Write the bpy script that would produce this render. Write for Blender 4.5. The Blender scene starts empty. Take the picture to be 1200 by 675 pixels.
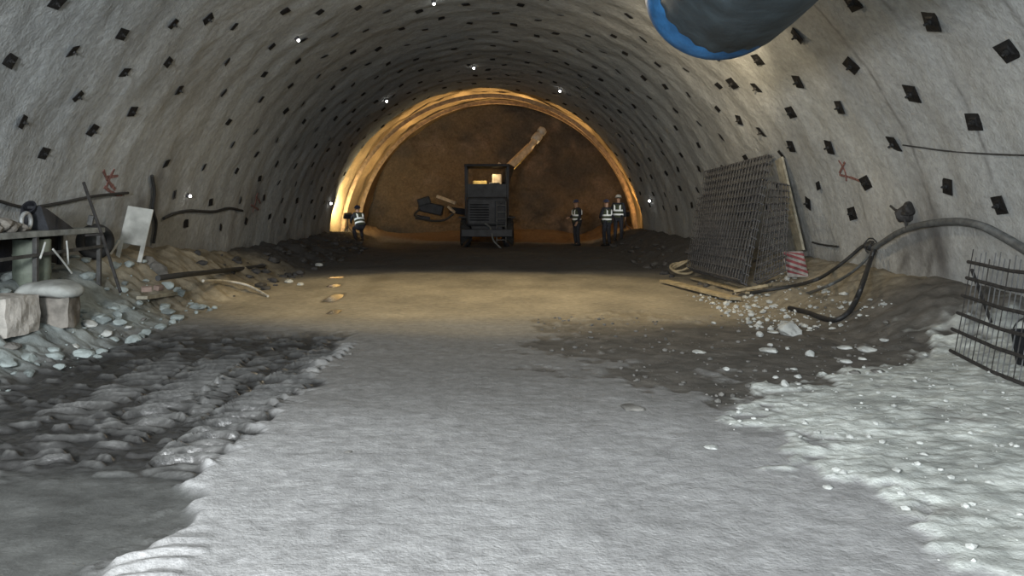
import bpy, bmesh, math, random
import numpy as np
from mathutils import Vector, Matrix, noise as mnoise
random.seed(7)
PI = math.pi
scn = bpy.context.scene
COL = scn.collection

# ---------------------------------------------------------------- camera model (measuring aid)
F, VX, VY, CH = 933.333, 570.0, 240.0, 1.65
R0 = 6.4                                     # radius of the vault
def at(px, py, d): return Vector(((px-VX)/F*d, d, CH-(py-VY)/F*d))

# ---------------------------------------------------------------- numpy noise
def _h(ix, iy, s):
    n = (ix.astype(np.int64)*374761393 + iy.astype(np.int64)*668265263 + s*982451653) & 0xffffffff
    n = ((n ^ (n >> 13))*1274126177) & 0xffffffff
    n = (n ^ (n >> 16)) & 0xffffffff
    return n/4294967295.0
def vn(x, y, s=0):
    x = np.asarray(x, float); y = np.asarray(y, float)
    ix = np.floor(x); iy = np.floor(y); fx = x-ix; fy = y-iy
    fx = fx*fx*(3-2*fx); fy = fy*fy*(3-2*fy)
    a = _h(ix, iy, s); b = _h(ix+1, iy, s); c = _h(ix, iy+1, s); d = _h(ix+1, iy+1, s)
    return (a*(1-fx)+b*fx)*(1-fy)+(c*(1-fx)+d*fx)*fy
def fbm(x, y, s=0, o=4):
    t = 0; a = .5; n = 0
    for k in range(o):
        t = t+a*vn(x*2**k, y*2**k, s+k*17); n += a; a *= .5
    return t/n-.5
def sm(t):
    t = np.clip(t, 0, 1); return t*t*(3-2*t)

# ---------------------------------------------------------------- surfaces of the place
def axis_x(y):                                # the last metres bend to the right
    return .65*sm((np.asarray(y, float)-32.6)/6.0)
def wall_r(th, y):
    th = np.asarray(th, float); y = np.asarray(y, float)
    s = th*R0
    r = R0+.10*fbm(s*.55, y*.55, 3, 3)+.05*fbm(s*2.2, y*2.2, 5, 3)
    r = r+.011*np.sin(2*PI*(y+.5*fbm(s*.7, y*.3, 9, 2))/1.03)*(.2+vn(s*.5, y*.5, 8))
    back = sm((y-32.4)/.25)
    r = r+back*(.12+.30*fbm(s*.9, y*.9, 11, 4))
    return r
def wall_pt(th, y, off=0.0):                  # th 0 = right springing, pi = left
    r = float(wall_r(th, y))-off
    return Vector((float(axis_x(y))+r*math.cos(th), y, r*math.sin(th)))
def wall_at(px, py, off=0.0):
    u = (px-VX)/F; v = (VY-py)/F
    r = R0
    for k in range(6):
        A = u*u+v*v; B = 2*CH*v; Cc = CH*CH-r*r
        d = (-B+math.sqrt(B*B-4*A*Cc))/(2*A)
        P = at(px, py, d)
        th = math.atan2(P.z, P.x)
        r = float(wall_r(th, d))-off
    return P
def wall_n(P): return Vector((-P.x, 0, -P.z)).normalized()

def saw(x, y):
    ph = y/.15+2.6*fbm(x*1.3, y*.8, 45, 3)+.8*vn(x*2.6, y*.6, 46); ph = ph-np.floor(ph)
    return np.minimum(ph/.2, (1-ph)/.8)*sm(3.2*vn(x*7.5, y*8, 47)-1.3)
TR = [(-1.88, .26, 4.9, 9.8, .18, .046), (-2.75, .30, 5.8, 9.6, .17, .040), (-3.45, .28, 6.2, 9.2, .18, .036), (-1.45, .22, 3.2, 4.5, .14, .016), (-2.33, .18, 6.2, 9.5, .15, .034)]
def lugs(x, y):
    """tyre lug prints: height, where they are, and their paler crests"""
    tw = np.zeros_like(x); tz = np.zeros_like(x); cr = np.zeros_like(x)
    for xc, hw, y0, y1, spc, amp in TR:
        c = xc+.12*np.sin(y*.7+xc*3)+.10*fbm(x*.5, y*1.5, 37, 2)
        dx = x-c
        win = sm((hw-np.abs(dx)+.10*fbm(x*3, y*6, 38, 2))/.07)*sm((y-y0)/.3)*sm((y1-y)/1.0)
        ph = (y+1.1*dx*dx+.06*fbm(x*4, y*5, 34, 3)-.22*dx)/spc; ph = ph-np.floor(ph); rid = np.minimum(ph/.22, (1-ph)/.78)
        brk = sm(.25+1.6*vn(x*4, y*7, 39))
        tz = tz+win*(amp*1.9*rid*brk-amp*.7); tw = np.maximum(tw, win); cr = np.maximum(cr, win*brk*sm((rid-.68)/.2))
    return tz, tw, cr
def floor_z(x, y):
    x = np.asarray(x, float); y = np.asarray(y, float)
    w = .25*fbm(x*.6, y*.6, 21, 2)
    z = .05*fbm(x*.8, y*.8, 22, 4)+.016*fbm(x*5, y*5, 23, 3)
    lm = .70+.30*sm((y-8)/2.5)
    lf = 1-.45*sm((y-14)/5)
    z = z+.88*lm*lf*sm((-4.35-x+w)/1.75)
    ls = sm((-4.1-x)/.8)
    z = z+ls*(.24*fbm(x*1.9, y*1.9, 24, 5)+.16*fbm(x*6, y*6, 25, 3))
    rm = .25+.75*sm((y-8.4)/1.6)
    z = z+.62*rm*sm((x-4.35+w)/1.9)
    rs = sm((x-4.0)/.8)*sm((y-8)/1.5)
    z = z+rs*(.16*fbm(x*2, y*2, 26, 4)+.08*fbm(x*6, y*6, 27, 2))
    # pale broken crust on the right
    pr = pale_mask(x, y)
    z = z+pr*(.022+.02*fbm(x*2.5, y*2.5, 28, 4)+.035*fbm(x*13, y*13, 29, 4))
    # soft mud on the left, churned by tyres
    md = mud_mask(x, y)
    sp = sm((5.3-y+.7*fbm(x*1.2, y*1.2, 33, 2))/.5)          # smooth slurry nearest the camera
    z = z-md*.05
    tz, tw, cr = lugs(x, y)
    z = z+md*(1-sp)*(1-.85*tw)*(.05*fbm(x*4, y*6, 30, 4)+.03*fbm(x*13, y*15, 31, 3)+.050*saw(x, y))+tz
    # gravel strip in the middle right
    gr = gravel_mask(x, y)
    z = z+gr*(.05*fbm(x*4, y*4, 35, 4)-.02)
    # rough muck far in, and heaps at the face
    fr = sm((y-18)/4)
    z = z+fr*(.22*fbm(x*.9, y*.9, 36, 4))
    z = z+.45*np.exp(-((x+4.6)/1.5)**2-((y-35.6)/1.3)**2)+.55*np.exp(-((x-.5)/5.0)**2-((y-37.6)/1.2)**2)
    return z
def mud_mask(x, y):
    n = .75*fbm(np.asarray(x)*1.5, np.asarray(y)*1.2, 41, 4)+.4*fbm(np.asarray(x)*7, np.asarray(y)*9, 50, 3)
    return sm((-1.62-x+n)/.22)*sm((x+4.9)/.6)*sm((11.2-y+2*n)/1.6)
def pale_mask(x, y):
    n = fbm(np.asarray(x)*1.6, np.asarray(y)*1.6, 42, 5)+.9*fbm(np.asarray(x)*7, np.asarray(y)*6, 49, 3)
    lim = 2.02+sm((y-6.5)/2.8)*3.0
    return sm((x-lim+1.1*n)/.25)*sm((9.6-y+n)/.6)
def gravel_mask(x, y):
    n = 1.3*fbm(np.asarray(x)*1.3, np.asarray(y)*1.3, 43, 5)+.9*fbm(np.asarray(x)*7, np.asarray(y)*5, 48, 3)
    e = ((x-2.9)/2.3)**2+((y-9.3)/2.75)**2
    a = sm((1.15-e+1.5*n)/.35)
    b = sm((x-3.6+n)/.6)*sm((y-7.5)/.8)*sm((15-y)/2)
    return np.maximum(a, b)*(1-pale_mask(x, y))
def fz(x, y): return float(floor_z(np.array([x]), np.array([y]))[0])

# ---------------------------------------------------------------- materials
def new_mat(name):
    m = bpy.data.materials.new(name); m.use_nodes = True
    nt = m.node_tree; b = nt.nodes['Principled BSDF']
    return m, nt, b
def mat(name, col, rough=.7, metal=0, var=.25, scale=8.0, bump=.3, bscale=30.0, col2=None, spec=.4, emit=None):
    m, nt, b = new_mat(name); N = nt.nodes; L = nt.links
    tc = N.new('ShaderNodeTexCoord')
    nz = N.new('ShaderNodeTexNoise'); nz.inputs['Scale'].default_value = scale; nz.inputs['Detail'].default_value = 6
    L.new(tc.outputs['Object'], nz.inputs['Vector'])
    rp = N.new('ShaderNodeValToRGB'); rp.color_ramp.elements[0].position = .35; rp.color_ramp.elements[1].position = .68
    c2 = col2 or tuple(c*(1+var) for c in col)
    rp.color_ramp.elements[0].color = (*[c*(1-var) for c in col], 1); rp.color_ramp.elements[1].color = (*c2, 1)
    L.new(nz.outputs['Fac'], rp.inputs['Fac']); L.new(rp.outputs['Color'], b.inputs['Base Color'])
    b.inputs['Roughness'].default_value = rough; b.inputs['Metallic'].default_value = metal
    b.inputs['Specular IOR Level'].default_value = spec
    if bump:
        n2 = N.new('ShaderNodeTexNoise'); n2.inputs['Scale'].default_value = bscale; n2.inputs['Detail'].default_value = 5
        L.new(tc.outputs['Object'], n2.inputs['Vector'])
        bp = N.new('ShaderNodeBump'); bp.inputs['Strength'].default_value = bump; bp.inputs['Distance'].default_value = .02
        L.new(n2.outputs['Fac'], bp.inputs['Height']); L.new(bp.outputs['Normal'], b.inputs['Normal'])
    if emit:
        b.inputs['Emission Color'].default_value = (*emit[0], 1); b.inputs['Emission Strength'].default_value = emit[1]
    return m
def attr_mat(name, attr, rough0=.85, wetrough=.3, bumps=((18, .5, .02), (70, .35, .006)), var=.35):
    """base colour from a colour attribute (kinds of ground), alpha = wetness"""
    m, nt, b = new_mat(name); N = nt.nodes; L = nt.links
    a = N.new('ShaderNodeVertexColor'); a.layer_name = attr
    tc = N.new('ShaderNodeTexCoord')
    nz = N.new('ShaderNodeTexNoise'); nz.inputs['Scale'].default_value = 9; nz.inputs['Detail'].default_value = 9; nz.inputs['Roughness'].default_value = .7
    L.new(tc.outputs['Object'], nz.inputs['Vector'])
    mr = N.new('ShaderNodeMapRange'); mr.inputs[1].default_value = .3; mr.inputs[2].default_value = .7; mr.inputs[3].default_value = 1-var; mr.inputs[4].default_value = 1+var
    L.new(nz.outputs['Fac'], mr.inputs[0])
    mx = N.new('ShaderNodeVectorMath'); mx.operation = 'SCALE'
    L.new(a.outputs['Color'], mx.inputs[0]); L.new(mr.outputs[0], mx.inputs['Scale'])
    L.new(mx.outputs[0], b.inputs['Base Color'])
    rr = N.new('ShaderNodeMapRange'); rr.inputs[3].default_value = rough0; rr.inputs[4].default_value = wetrough
    L.new(a.outputs['Alpha'], rr.inputs[0]); L.new(rr.outputs[0], b.inputs['Roughness'])
    b.inputs['Specular IOR Level'].default_value = .5
    prev = None
    for sc, st, ds in bumps:
        n2 = N.new('ShaderNodeTexNoise'); n2.inputs['Scale'].default_value = sc; n2.inputs['Detail'].default_value = 6
        L.new(tc.outputs['Object'], n2.inputs['Vector'])
        bp = N.new('ShaderNodeBump'); bp.inputs['Distance'].default_value = ds
        dry = N.new('ShaderNodeMapRange'); dry.inputs[3].default_value = st; dry.inputs[4].default_value = st*.15
        L.new(a.outputs['Alpha'], dry.inputs[0]); L.new(dry.outputs[0], bp.inputs['Strength'])
        L.new(n2.outputs['Fac'], bp.inputs['Height'])
        if prev: L.new(prev.outputs['Normal'], bp.inputs['Normal'])
        prev = bp
    L.new(prev.outputs['Normal'], b.inputs['Normal'])
    return m

M = {}
M['lining'] = attr_mat('sprayed_concrete', 'ground', .92, .5, ((6, .5, .05), (28, .55, .02), (90, .4, .008)), .22)
M['floor'] = attr_mat('ground_mud_and_dust', 'ground', .92, .10, ((14, .35, .03), (55, .5, .012)), .30)
M['rock'] = attr_mat('excavated_rock', 'ground', .9, .6, ((3, .8, .12), (14, .7, .04)), .35)
M['plate'] = mat('bolt_plate_steel', (.012, .012, .013), .6, .3, .4, 20)
M['bolt'] = mat('bolt_end_steel', (.03, .03, .03), .6, .4)
M['rebar'] = mat('dark_reinforcing_steel', (.035, .033, .032), .75, .2, .4, 15)
M['bright_wire'] = mat('galvanised_wire', (.30, .31, .31), .55, .3, .2, 15)
M['dull_wire'] = mat('dull_wire', (.10, .103, .105), .6, .2, .2, 15)
M['mesh_wire'] = mat('mesh_sheet_wire', (.105, .105, .11), .7, .3, .35, 10)
M['duct'] = mat('blue_duct_fabric', (.050, .072, .088), .6, 0, .35, 3, .5, 6)
M['duct_hem'] = mat('bright_blue_duct_hem', (.025, .115, .27), .55, 0, .3, 5)
M['duct_in'] = mat('duct_lining_fabric', (.02, .03, .04), .8)
M['rubber'] = mat('black_rubber_hose', (.018, .018, .019), .5, 0, .3, 12)
M['hose_grey'] = mat('grey_hose', (.10, .105, .105), .55, 0, .3, 12)
M['cable'] = mat('dark_cable', (.03, .03, .03), .7)
M['pale_cable'] = mat('pale_hose', (.5, .47, .40), .6)
M['stone'] = mat('pale_stone', (.42, .43, .41), .9, 0, .3, 6, .7, 14)
M['stone_teal'] = mat('greenish_stone', (.25, .285, .28), .9, 0, .35, 5, .7, 14)
M['stone_dark'] = mat('dark_stone', (.13, .125, .115), .9, 0, .4, 6, .7, 14)
M['stone_black'] = mat('wet_black_stone', (.05, .048, .047), .8, 0, .4, 6, .7, 14)
M['concrete'] = mat('cast_concrete', (.36, .34, .31), .9, 0, .25, 6, .6, 18)
M['concrete_brown'] = mat('stained_concrete', (.19, .175, .155), .9, 0, .35, 7, .7, 14)
M['sack'] = mat('grey_sack', (.29, .30, .285), .85, 0, .25, 6, .6, 10)
M['white'] = mat('dusty_white_plastic', (.40, .41, .39), .6, 0, .2, 6, .2)
M['wood'] = mat('pale_timber', (.30, .28, .22), .8, 0, .3, 7, .5, 20)
M['timber_yellow'] = mat('yellow_timber', (.32, .265, .17), .8, 0, .3, 7, .5, 20)
M['steel'] = mat('rusty_dark_steel', (.07, .07, .068), .65, .3, .4, 7)
M['deck'] = mat('dusty_steel_deck', (.20, .21, .20), .7, .1, .35, 7)
M['green'] = mat('greenish_drum_paint', (.13, .15, .12), .6, 0, .25, 5)
M['red_paint'] = mat('red_spray_paint', (.17, .085, .075), .85, 0, .5, 25, 0)
M['stripe_red'] = mat('red_stripe_film', (.22, .06, .065), .7, 0, .4)
M['stripe_white'] = mat('white_stripe_film', (.30, .28, .26), .7, 0, .35)
M['mach'] = mat('dirty_machine_steel', (.026, .028, .033), .6, .2, .4, 4)
M['mach_dark'] = mat('machine_dark_steel', (.016, .017, .022), .6, .2, .4, 4)
M['mach_yellow'] = mat('worn_yellow_paint', (.42, .30, .10), .55, 0, .3, 5)
M['boom'] = mat('dusty_boom_paint', (.46, .36, .25), .55, 0, .3, 5)
M['tyre'] = mat('tyre_rubber', (.02, .02, .02), .85)
M['cloth_dark'] = mat('dark_work_clothes', (.02, .021, .028), .9, 0, .3, 12)
M['vest'] = mat('dark_vest_cloth', (.05, .06, .035), .85, 0, .3, 12)
M['reflect'] = mat('silver_reflective_tape', (.88, .9, .9), .35, 0, .03, 20, 0)
M['skin'] = mat('skin', (.35, .21, .14), .6, 0, .1, 20, 0)
M['helmet_w'] = mat('white_helmet', (.7, .7, .66), .35, 0, .08, 10, 0)
M['helmet_b'] = mat('dark_helmet', (.04, .05, .10), .35, 0, .1, 10, 0)
M['boot'] = mat('black_boots', (.012, .012, .012), .6)
M['lamp_body'] = mat('dark_housing', (.04, .04, .045), .5)
M['speck_glow'] = mat('glowing_white_speck', (.9, .9, .9), .4, 0, 0, 5, 0, emit=((1, .98, .95), 14))
M['flood_on'] = mat('lit_flood_glass', (.9, .85, .7), .4, 0, 0, 5, 0, emit=((1, .85, .55), 20))

# ---------------------------------------------------------------- object helpers
OFF = {}
def props(o, label=None, cat=None, group=None, kind=None):
    if label: o['label'] = label
    if cat: o['category'] = cat
    if group: o['group'] = group
    if kind: o['kind'] = kind
    return o
def thing(name, label, cat, loc=(0, 0, 0), group=None):
    o = bpy.data.objects.new(name, None); COL.objects.link(o)
    o.empty_display_size = .1; o.location = loc; OFF[o] = Vector(loc)
    return props(o, label, cat, group)
class MB:
    def __init__(s): s.v = []; s.f = []; s.mi = []; s.cur = 0
    def add(s, vs, fs):
        b = len(s.v); s.v += [Vector(v) for v in vs]
        for f in fs: s.f.append([b+i for i in f]); s.mi.append(s.cur)
        return s
    def box(s, c, size, rot=None, bev=0.0, taper=1.0):
        hx, hy, hz = [k/2 for k in size]; c = Vector(c)
        bm = bmesh.new(); bmesh.ops.create_cube(bm, size=1)
        for v in bm.verts:
            k = taper if v.co.z > 0 else 1
            v.co = Vector((v.co.x*2*hx*k, v.co.y*2*hy*k, v.co.z*2*hz))
        if bev: bmesh.ops.bevel(bm, geom=bm.edges[:], offset=bev, segments=2, affect='EDGES', profile=.5)
        if rot is not None:
            bmesh.ops.transform(bm, matrix=rot.to_4x4(), verts=bm.verts)
        bm.verts.index_update()
        s.add([v.co+c for v in bm.verts], [[v.index for v in f.verts] for f in bm.faces]); bm.free()
        return s
    def tube(s, pts, r, n=8, cap=True, closed=False):
        pts = [Vector(p) for p in pts]; m = len(pts)
        rs = r if isinstance(r, (list, tuple)) else [r]*m
        up = None; vs = []; fs = []
        for i, p in enumerate(pts):
            if closed: t = pts[(i+1) % m]-pts[i-1]
            else: t = pts[min(i+1, m-1)]-pts[max(i-1, 0)]
            t.normalize()
            if up is None:
                up = Vector((0, 0, 1)) if abs(t.z) < .9 else Vector((1, 0, 0))
            a = (up-t*up.dot(t)).normalized(); b = t.cross(a); up = a
            for k in range(n):
                q = 2*PI*k/n; vs.append(p+(a*math.cos(q)+b*math.sin(q))*rs[i])
        for i in range(m if closed else m-1):
            j = (i+1) % m
            for k in range(n): fs.append([i*n+k, i*n+(k+1) % n, j*n+(k+1) % n, j*n+k])
        if cap and not closed:
            fs.append(list(range(n))[::-1]); fs.append([(m-1)*n+k for k in range(n)])
        return s.add(vs, fs)
    def bar(s, a, b, w, h=None):                       # square bar between points
        a = Vector(a); b = Vector(b); t = b-a; L = t.length; h = h or w
        q = t.to_track_quat('Z', 'Y').to_matrix()
        return s.box((a+b)/2, (w, h, L), q, min(w, h)*.12)
    def lathe(s, prof, c=(0, 0, 0), n=24, rot=None, close=False):
        vs = []; fs = []; c = Vector(c); m = len(prof)
        for r, z in prof:
            for k in range(n):
                q = 2*PI*k/n; p = Vector((r*math.cos(q), r*math.sin(q), z))
                if rot is not None: p = rot@p
                vs.append(p+c)
        for i in range(m if close else m-1):
            j = (i+1) % m
            for k in range(n): fs.append([i*n+k, i*n+(k+1) % n, j*n+(k+1) % n, j*n+k])
        if not close:
            fs.append(list(range(n))[::-1]); fs.append([(m-1)*n+k for k in range(n)])
        return s.add(vs, fs)
    def rock(s, c, size, seed, sub=2, sink=.0):
        bm = bmesh.new(); bmesh.ops.create_icosphere(bm, subdivisions=sub, radius=1)
        q = Matrix.Rotation(seed*1.7, 3, 'Z')
        rnd = random.Random(seed)
        planes = [(Vector((rnd.uniform(-1, 1), rnd.uniform(-1, 1), rnd.uniform(-.8, 1))).normalized(), rnd.uniform(.55, .85)) for _ in range(7)]
        for v in bm.verts:
            p = v.co.copy()
            for n_, d_ in planes:
                e = p.dot(n_)-d_
                if e > 0: p -= n_*e*.92
            p *= 1+.12*mnoise.noise(p*2.5+Vector((seed*3.1, 0, 0)))
            v.co = q@Vector((p.x*size[0], p.y*size[1], p.z*size[2]))
        c = Vector(c)
        s.add([v.co+c for v in bm.verts], [[v.index for v in f.verts] for f in bm.faces]); bm.free()
        return s
    def build(s, name, m, parent=None, smooth=False, origin=None, ang=None):
        me = bpy.data.meshes.new(name)
        if parent is not None: o0 = OFF[parent]
        elif origin is not None: o0 = Vector(origin)
        else:
            lo = [min(v[i] for v in s.v) for i in range(3)]; hi = [max(v[i] for v in s.v) for i in range(3)]
            o0 = Vector(((lo[0]+hi[0])/2, (lo[1]+hi[1])/2, lo[2]))
        me.from_pydata([v-o0 for v in s.v], [], s.f)
        for mm in (m if isinstance(m, (list, tuple)) else [m]): me.materials.append(mm)
        me.polygons.foreach_set('material_index', s.mi)
        if smooth: me.polygons.foreach_set('use_smooth', [True]*len(me.polygons))
        bm = bmesh.new(); bm.from_mesh(me); bmesh.ops.recalc_face_normals(bm, faces=bm.faces); bm.to_mesh(me); bm.free()
        if smooth and ang: me.set_sharp_from_angle(angle=ang)
        o = bpy.data.objects.new(name, me); COL.objects.link(o)
        if parent is not None: o.parent = parent
        else: o.location = o0
        OFF[o] = o0
        return o
def solo(name, mb, m, label, cat, group=None, smooth=False, kind=None, origin=None):
    return props(mb.build(name, m, None, smooth, origin, .7 if smooth else None), label, cat, group, kind)
def spline(pts, n=8):
    """Catmull-Rom through points"""
    P = [Vector(p) for p in pts]; out = []
    P = [P[0]*2-P[1]]+P+[P[-1]*2-P[-2]]
    for i in range(1, len(P)-2):
        for k in range(n):
            t = k/n; a, b, c, d = P[i-1], P[i], P[i+1], P[i+2]
            out.append(.5*((2*b)+(c-a)*t+(2*a-5*b+4*c-d)*t*t+(3*b-a-3*c+d)*t**3))
    out.append(P[-2]); return out
def grid_obj(name, P, m, colr=None, kind='structure', smooth=True, flip=False):
    ny, nx = P.shape[:2]
    me = bpy.data.meshes.new(name)
    v = P.reshape(-1, 3).astype(np.float32)
    i = np.arange(ny*nx).reshape(ny, nx)
    q = np.stack([i[:-1, :-1], i[:-1, 1:], i[1:, 1:], i[1:, :-1]], -1).reshape(-1, 4)
    if flip: q = q[:, ::-1]
    me.vertices.add(len(v)); me.vertices.foreach_set('co', v.ravel())
    me.loops.add(q.size); me.loops.foreach_set('vertex_index', q.ravel().astype(np.int32))
    me.polygons.add(len(q)); me.polygons.foreach_set('loop_start', np.arange(0, q.size, 4, dtype=np.int32))
    me.update(calc_edges=True)
    me.polygons.foreach_set('use_smooth', np.full(len(q), smooth))
    if colr is not None:
        a = me.color_attributes.new('ground', 'FLOAT_COLOR', 'POINT')
        a.data.foreach_set('color', colr.reshape(-1, 4).astype(np.float32).ravel())
    me.materials.append(m); me.validate()
    o = bpy.data.objects.new(name, me); COL.objects.link(o); o['kind'] = kind
    return o

# ---------------------------------------------------------------- the vault
ys = np.concatenate([np.arange(-7, 3, .5), np.arange(3, 15, .055), np.arange(15, 24, .08), np.arange(24, 39.8, .12)])
def blot(X, Y, Z, P, rx, ry, rz, s):
    d = ((X-P.x)/rx)**2+((Y-P.y)/ry)**2+((Z-P.z)/rz)**2
    return np.exp(-d)*np.clip(.5+2.2*fbm(Y*4+Z*3, Z*2.2, s, 4)+.25, 0, 1)
def vault(name, t0, t1):
    n = max(4, int(abs(t1-t0)*R0/.075))
    th = np.linspace(t0, t1, n+1)
    TH, Y = np.meshgrid(th, ys)
    Rr = wall_r(TH, Y)
    X = axis_x(Y)+Rr*np.cos(TH); Z = Rr*np.sin(TH)
    P = np.stack([X, Y, Z], -1)
    S = TH*R0
    base = np.array([.30, .318, .325]); warm = np.array([.305, .305, .29]); brown = np.array([.29, .205, .105])
    k = sm(.5+1.6*fbm(S*.35, Y*.3, 51, 4))[..., None]
    c = base*(1-k)+warm*k
    lite = (1+.45*fbm(S*.8, Y*.8, 52, 4))[..., None]; c = c*lite
    # dirt: seepage blots, hairline cracks between spray rounds
    st = np.zeros_like(Y)
    for px, py, rx, ry, rz, s in ((182, 232, .6, .35, .8, 1), (298, 238, .7, .5, .5, 2), (1086, 300, .7, .45, .55, 3), (1064, 312, .7, .4, .4, 4), (1100, 290, .5, .3, .7, 5), (160, 245, .5, .5, .3, 6), (955, 330, .8, 1.2, .4, 7)):
        st = np.maximum(st, .8*blot(X, Y, Z, wall_at(px, py), rx, ry, rz, s+60))
    for y0, s in ((7.9, 1), (9.75, 2), (11.2, 3), (13.2, 4)):
        yy = y0+.5*fbm(S*.6, S*0+s, 70, 4)+.25*(TH-.6)
        st = np.maximum(st, .55*np.exp(-((Y-yy)/.028)**2)*sm(2*vn(S*.8, S*0+s, 71)-.35)*(TH < 1.3))
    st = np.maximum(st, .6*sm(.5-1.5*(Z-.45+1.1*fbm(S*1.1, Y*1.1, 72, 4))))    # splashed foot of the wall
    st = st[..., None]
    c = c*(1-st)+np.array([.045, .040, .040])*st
    bk = sm((Y-32.45)/.15)[..., None]
    c = c*(1-bk)+brown*(1+.8*fbm(S*1.2, Y*1.2, 53, 4))[..., None]*bk
    A = np.zeros(Y.shape+(4,)); A[..., :3] = np.clip(c, .01, .9); A[..., 3] = st[..., 0]*.6
    return grid_obj(name, P, M['lining'], A, flip=False)
D = math.radians
vault('wall_right', D(-10), D(55)); vault('ceiling', D(55), D(125)); vault('wall_left', D(125), D(190))

# the rock face that closes the heading
rr = np.linspace(0, 1, 70); aa = np.linspace(D(-12), D(192), 150)
A_, R_ = np.meshgrid(aa, rr)
Rw = wall_r(A_, np.full_like(A_, 38.9))+.12
X = .65+R_*Rw*np.cos(A_); Z = R_*Rw*np.sin(A_)
Y = 38.7+.5*(1-R_**2)*0-.35*R_**3+.9*fbm(X*.7, Z*.7, 81, 5)+.25*fbm(X*3, Z*3, 82, 3)
k = sm(.5+2.4*fbm(X*.5, Z*.6, 83, 5))[..., None]
k2 = sm(-.1+2.6*fbm(X*1.2, Z*1.1, 84, 4))[..., None]
c = np.array([.050, .041, .034])*(1-k)+np.array([.115, .078, .044])*k
c = c*(1-k2)+np.array([.15, .105, .075])*k2
A = np.ones(A_.shape+(4,)); A[..., :3] = c; A[..., 3] = .1
grid_obj('wall_back', np.stack([X, Y, Z], -1), M['rock'], A)

# steel arch ribs standing against the freshly dug ground
def rib(name, y):
    mb = MB(); pts = []
    n = 60
    for sgn, w, dep, in_ in ((0, .14, .02, .02), (0, .03, .14, .09), (0, .14, .02, .17)):
        vs = []; fs = []
        for i in range(n+1):
            t = D(-4)+D(188)*i/n
            r = 6.44-in_
            for dy, dr in ((-w/2, -dep/2), (w/2, -dep/2), (w/2, dep/2), (-w/2, dep/2)):
                q = r+dr
                vs.append((float(axis_x(y))+q*math.cos(t), y+dy, q*math.sin(t)))
        for i in range(n):
            for k_ in range(4):
                fs.append([i*4+k_, i*4+(k_+1) % 4, i*4+4+(k_+1) % 4, i*4+4+k_])
        mb.add(vs, fs)
    o = mb.build(name, M['timber_yellow'] if False else mat('rusty_rib_steel', (.30, .20, .11), .7, .1, .35, 6))
    o['kind'] = 'structure'
for i, y in enumerate((34.3, 36.4)): rib('trim_%d' % (i+1), y)

# ---------------------------------------------------------------- the floor
xs = np.concatenate([np.arange(-6.9, -4.6, .05), np.arange(-4.6, -4.0, .035), np.arange(-4.0, -1.1, .018), np.arange(-1.1, 5.2, .035), np.arange(5.2, 7.0, .05)])
fy = np.concatenate([np.arange(-7, 3, .25), np.arange(3, 4.8, .022), np.arange(4.8, 7.5, .0125), np.arange(7.5, 10, .018), np.arange(10, 16, .06), np.arange(16, 40, .12)])
Xf, Yf = np.meshgrid(xs, fy)
Zf = floor_z(Xf, Yf)
def zone(c, m, colr): return c*(1-m[..., None])+np.array(colr)*m[..., None]
c = np.zeros(Xf.shape+(3,))+np.array([.275, .275, .275])
c = c*(1+.5*fbm(Xf*.9, Yf*.5, 91, 5)+.25*fbm(Xf*5, Yf*4, 92, 3))[..., None]
wet = np.zeros_like(Xf)
mid = sm((Yf-4.9+1.4*fbm(Xf*.7, Yf*.7, 93, 4))/3.2)  # light falloff away from the camera put into the floor colour
c = zone(c, mid*.8, (.145, .142, .135))
gm = gravel_mask(Xf, Yf); c = zone(c, gm, (.085, .078, .068)); c = c*(1+gm*1.2*fbm(Xf*6, Yf*6, 94, 3))[..., None]
pm = pale_mask(Xf, Yf); c = zone(c, pm, (.45, .47, .445)); c = c*(1+pm*1.3*fbm(Xf*5, Yf*6, 95, 5))[..., None]; pb = pm*sm(3.5*fbm(Xf*2.2, Yf*3.5, 103, 5)-.25); c = zone(c, pb*.7, (.24, .235, .22))
mm = mud_mask(Xf, Yf); c = zone(c, mm, (.028, .0275, .027))
slur = mm*sm((5.3-Yf+.7*fbm(Xf*1.2, Yf*1.2, 33, 2))/.5); c = zone(c, slur, (.074, .076, .073))
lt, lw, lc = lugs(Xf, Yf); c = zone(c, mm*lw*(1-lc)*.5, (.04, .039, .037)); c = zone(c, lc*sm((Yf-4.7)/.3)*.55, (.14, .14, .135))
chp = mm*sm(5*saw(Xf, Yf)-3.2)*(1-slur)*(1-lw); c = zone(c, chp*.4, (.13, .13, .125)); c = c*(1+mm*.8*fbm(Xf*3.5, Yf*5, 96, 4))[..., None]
wet = np.maximum(wet, mm*.72*(1-.3*slur)*(1-.6*lc)*(1-.5*chp))
lb = sm((-4.3-Xf+.6*fbm(Xf*1.2, Yf*1.2, 97, 3))/.5)*sm((13.5-Yf)/2)
c = zone(c, lb, (.21, .235, .23)); c = c*(1+lb*1.6*fbm(Xf*2.6, Yf*2.6, 98, 4))[..., None]
wet = wet*(1-lb)
lb2 = sm((-4.3-Xf)/.5)*(1-sm((13.5-Yf)/2)); c = zone(c, lb2*.9, (.085, .078, .064)); c = c*(1+lb2*1.2*fbm(Xf*3, Yf*3, 104, 4))[..., None]
wz = sm((Yf-10.6)/1.5)*sm((21-Yf)/3); c = zone(c, wz*.7, (.25, .215, .15)); c = c*(1+wz*.9*fbm(Xf*1.4, Yf*1.0, 99, 4))[..., None]  # warm lamp pool painted in as a yellower, lighter floor band
far = sm((Yf-18.6+1.6*fbm(Xf*.6, Yf*.6, 100, 3))/2.0)*sm((34.6-Yf)/1.2); c = zone(c, far, (.045, .043, .042))
ff = sm((Yf-34.2)/1.0); c = zone(c, ff, (.16, .10, .05))
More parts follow.
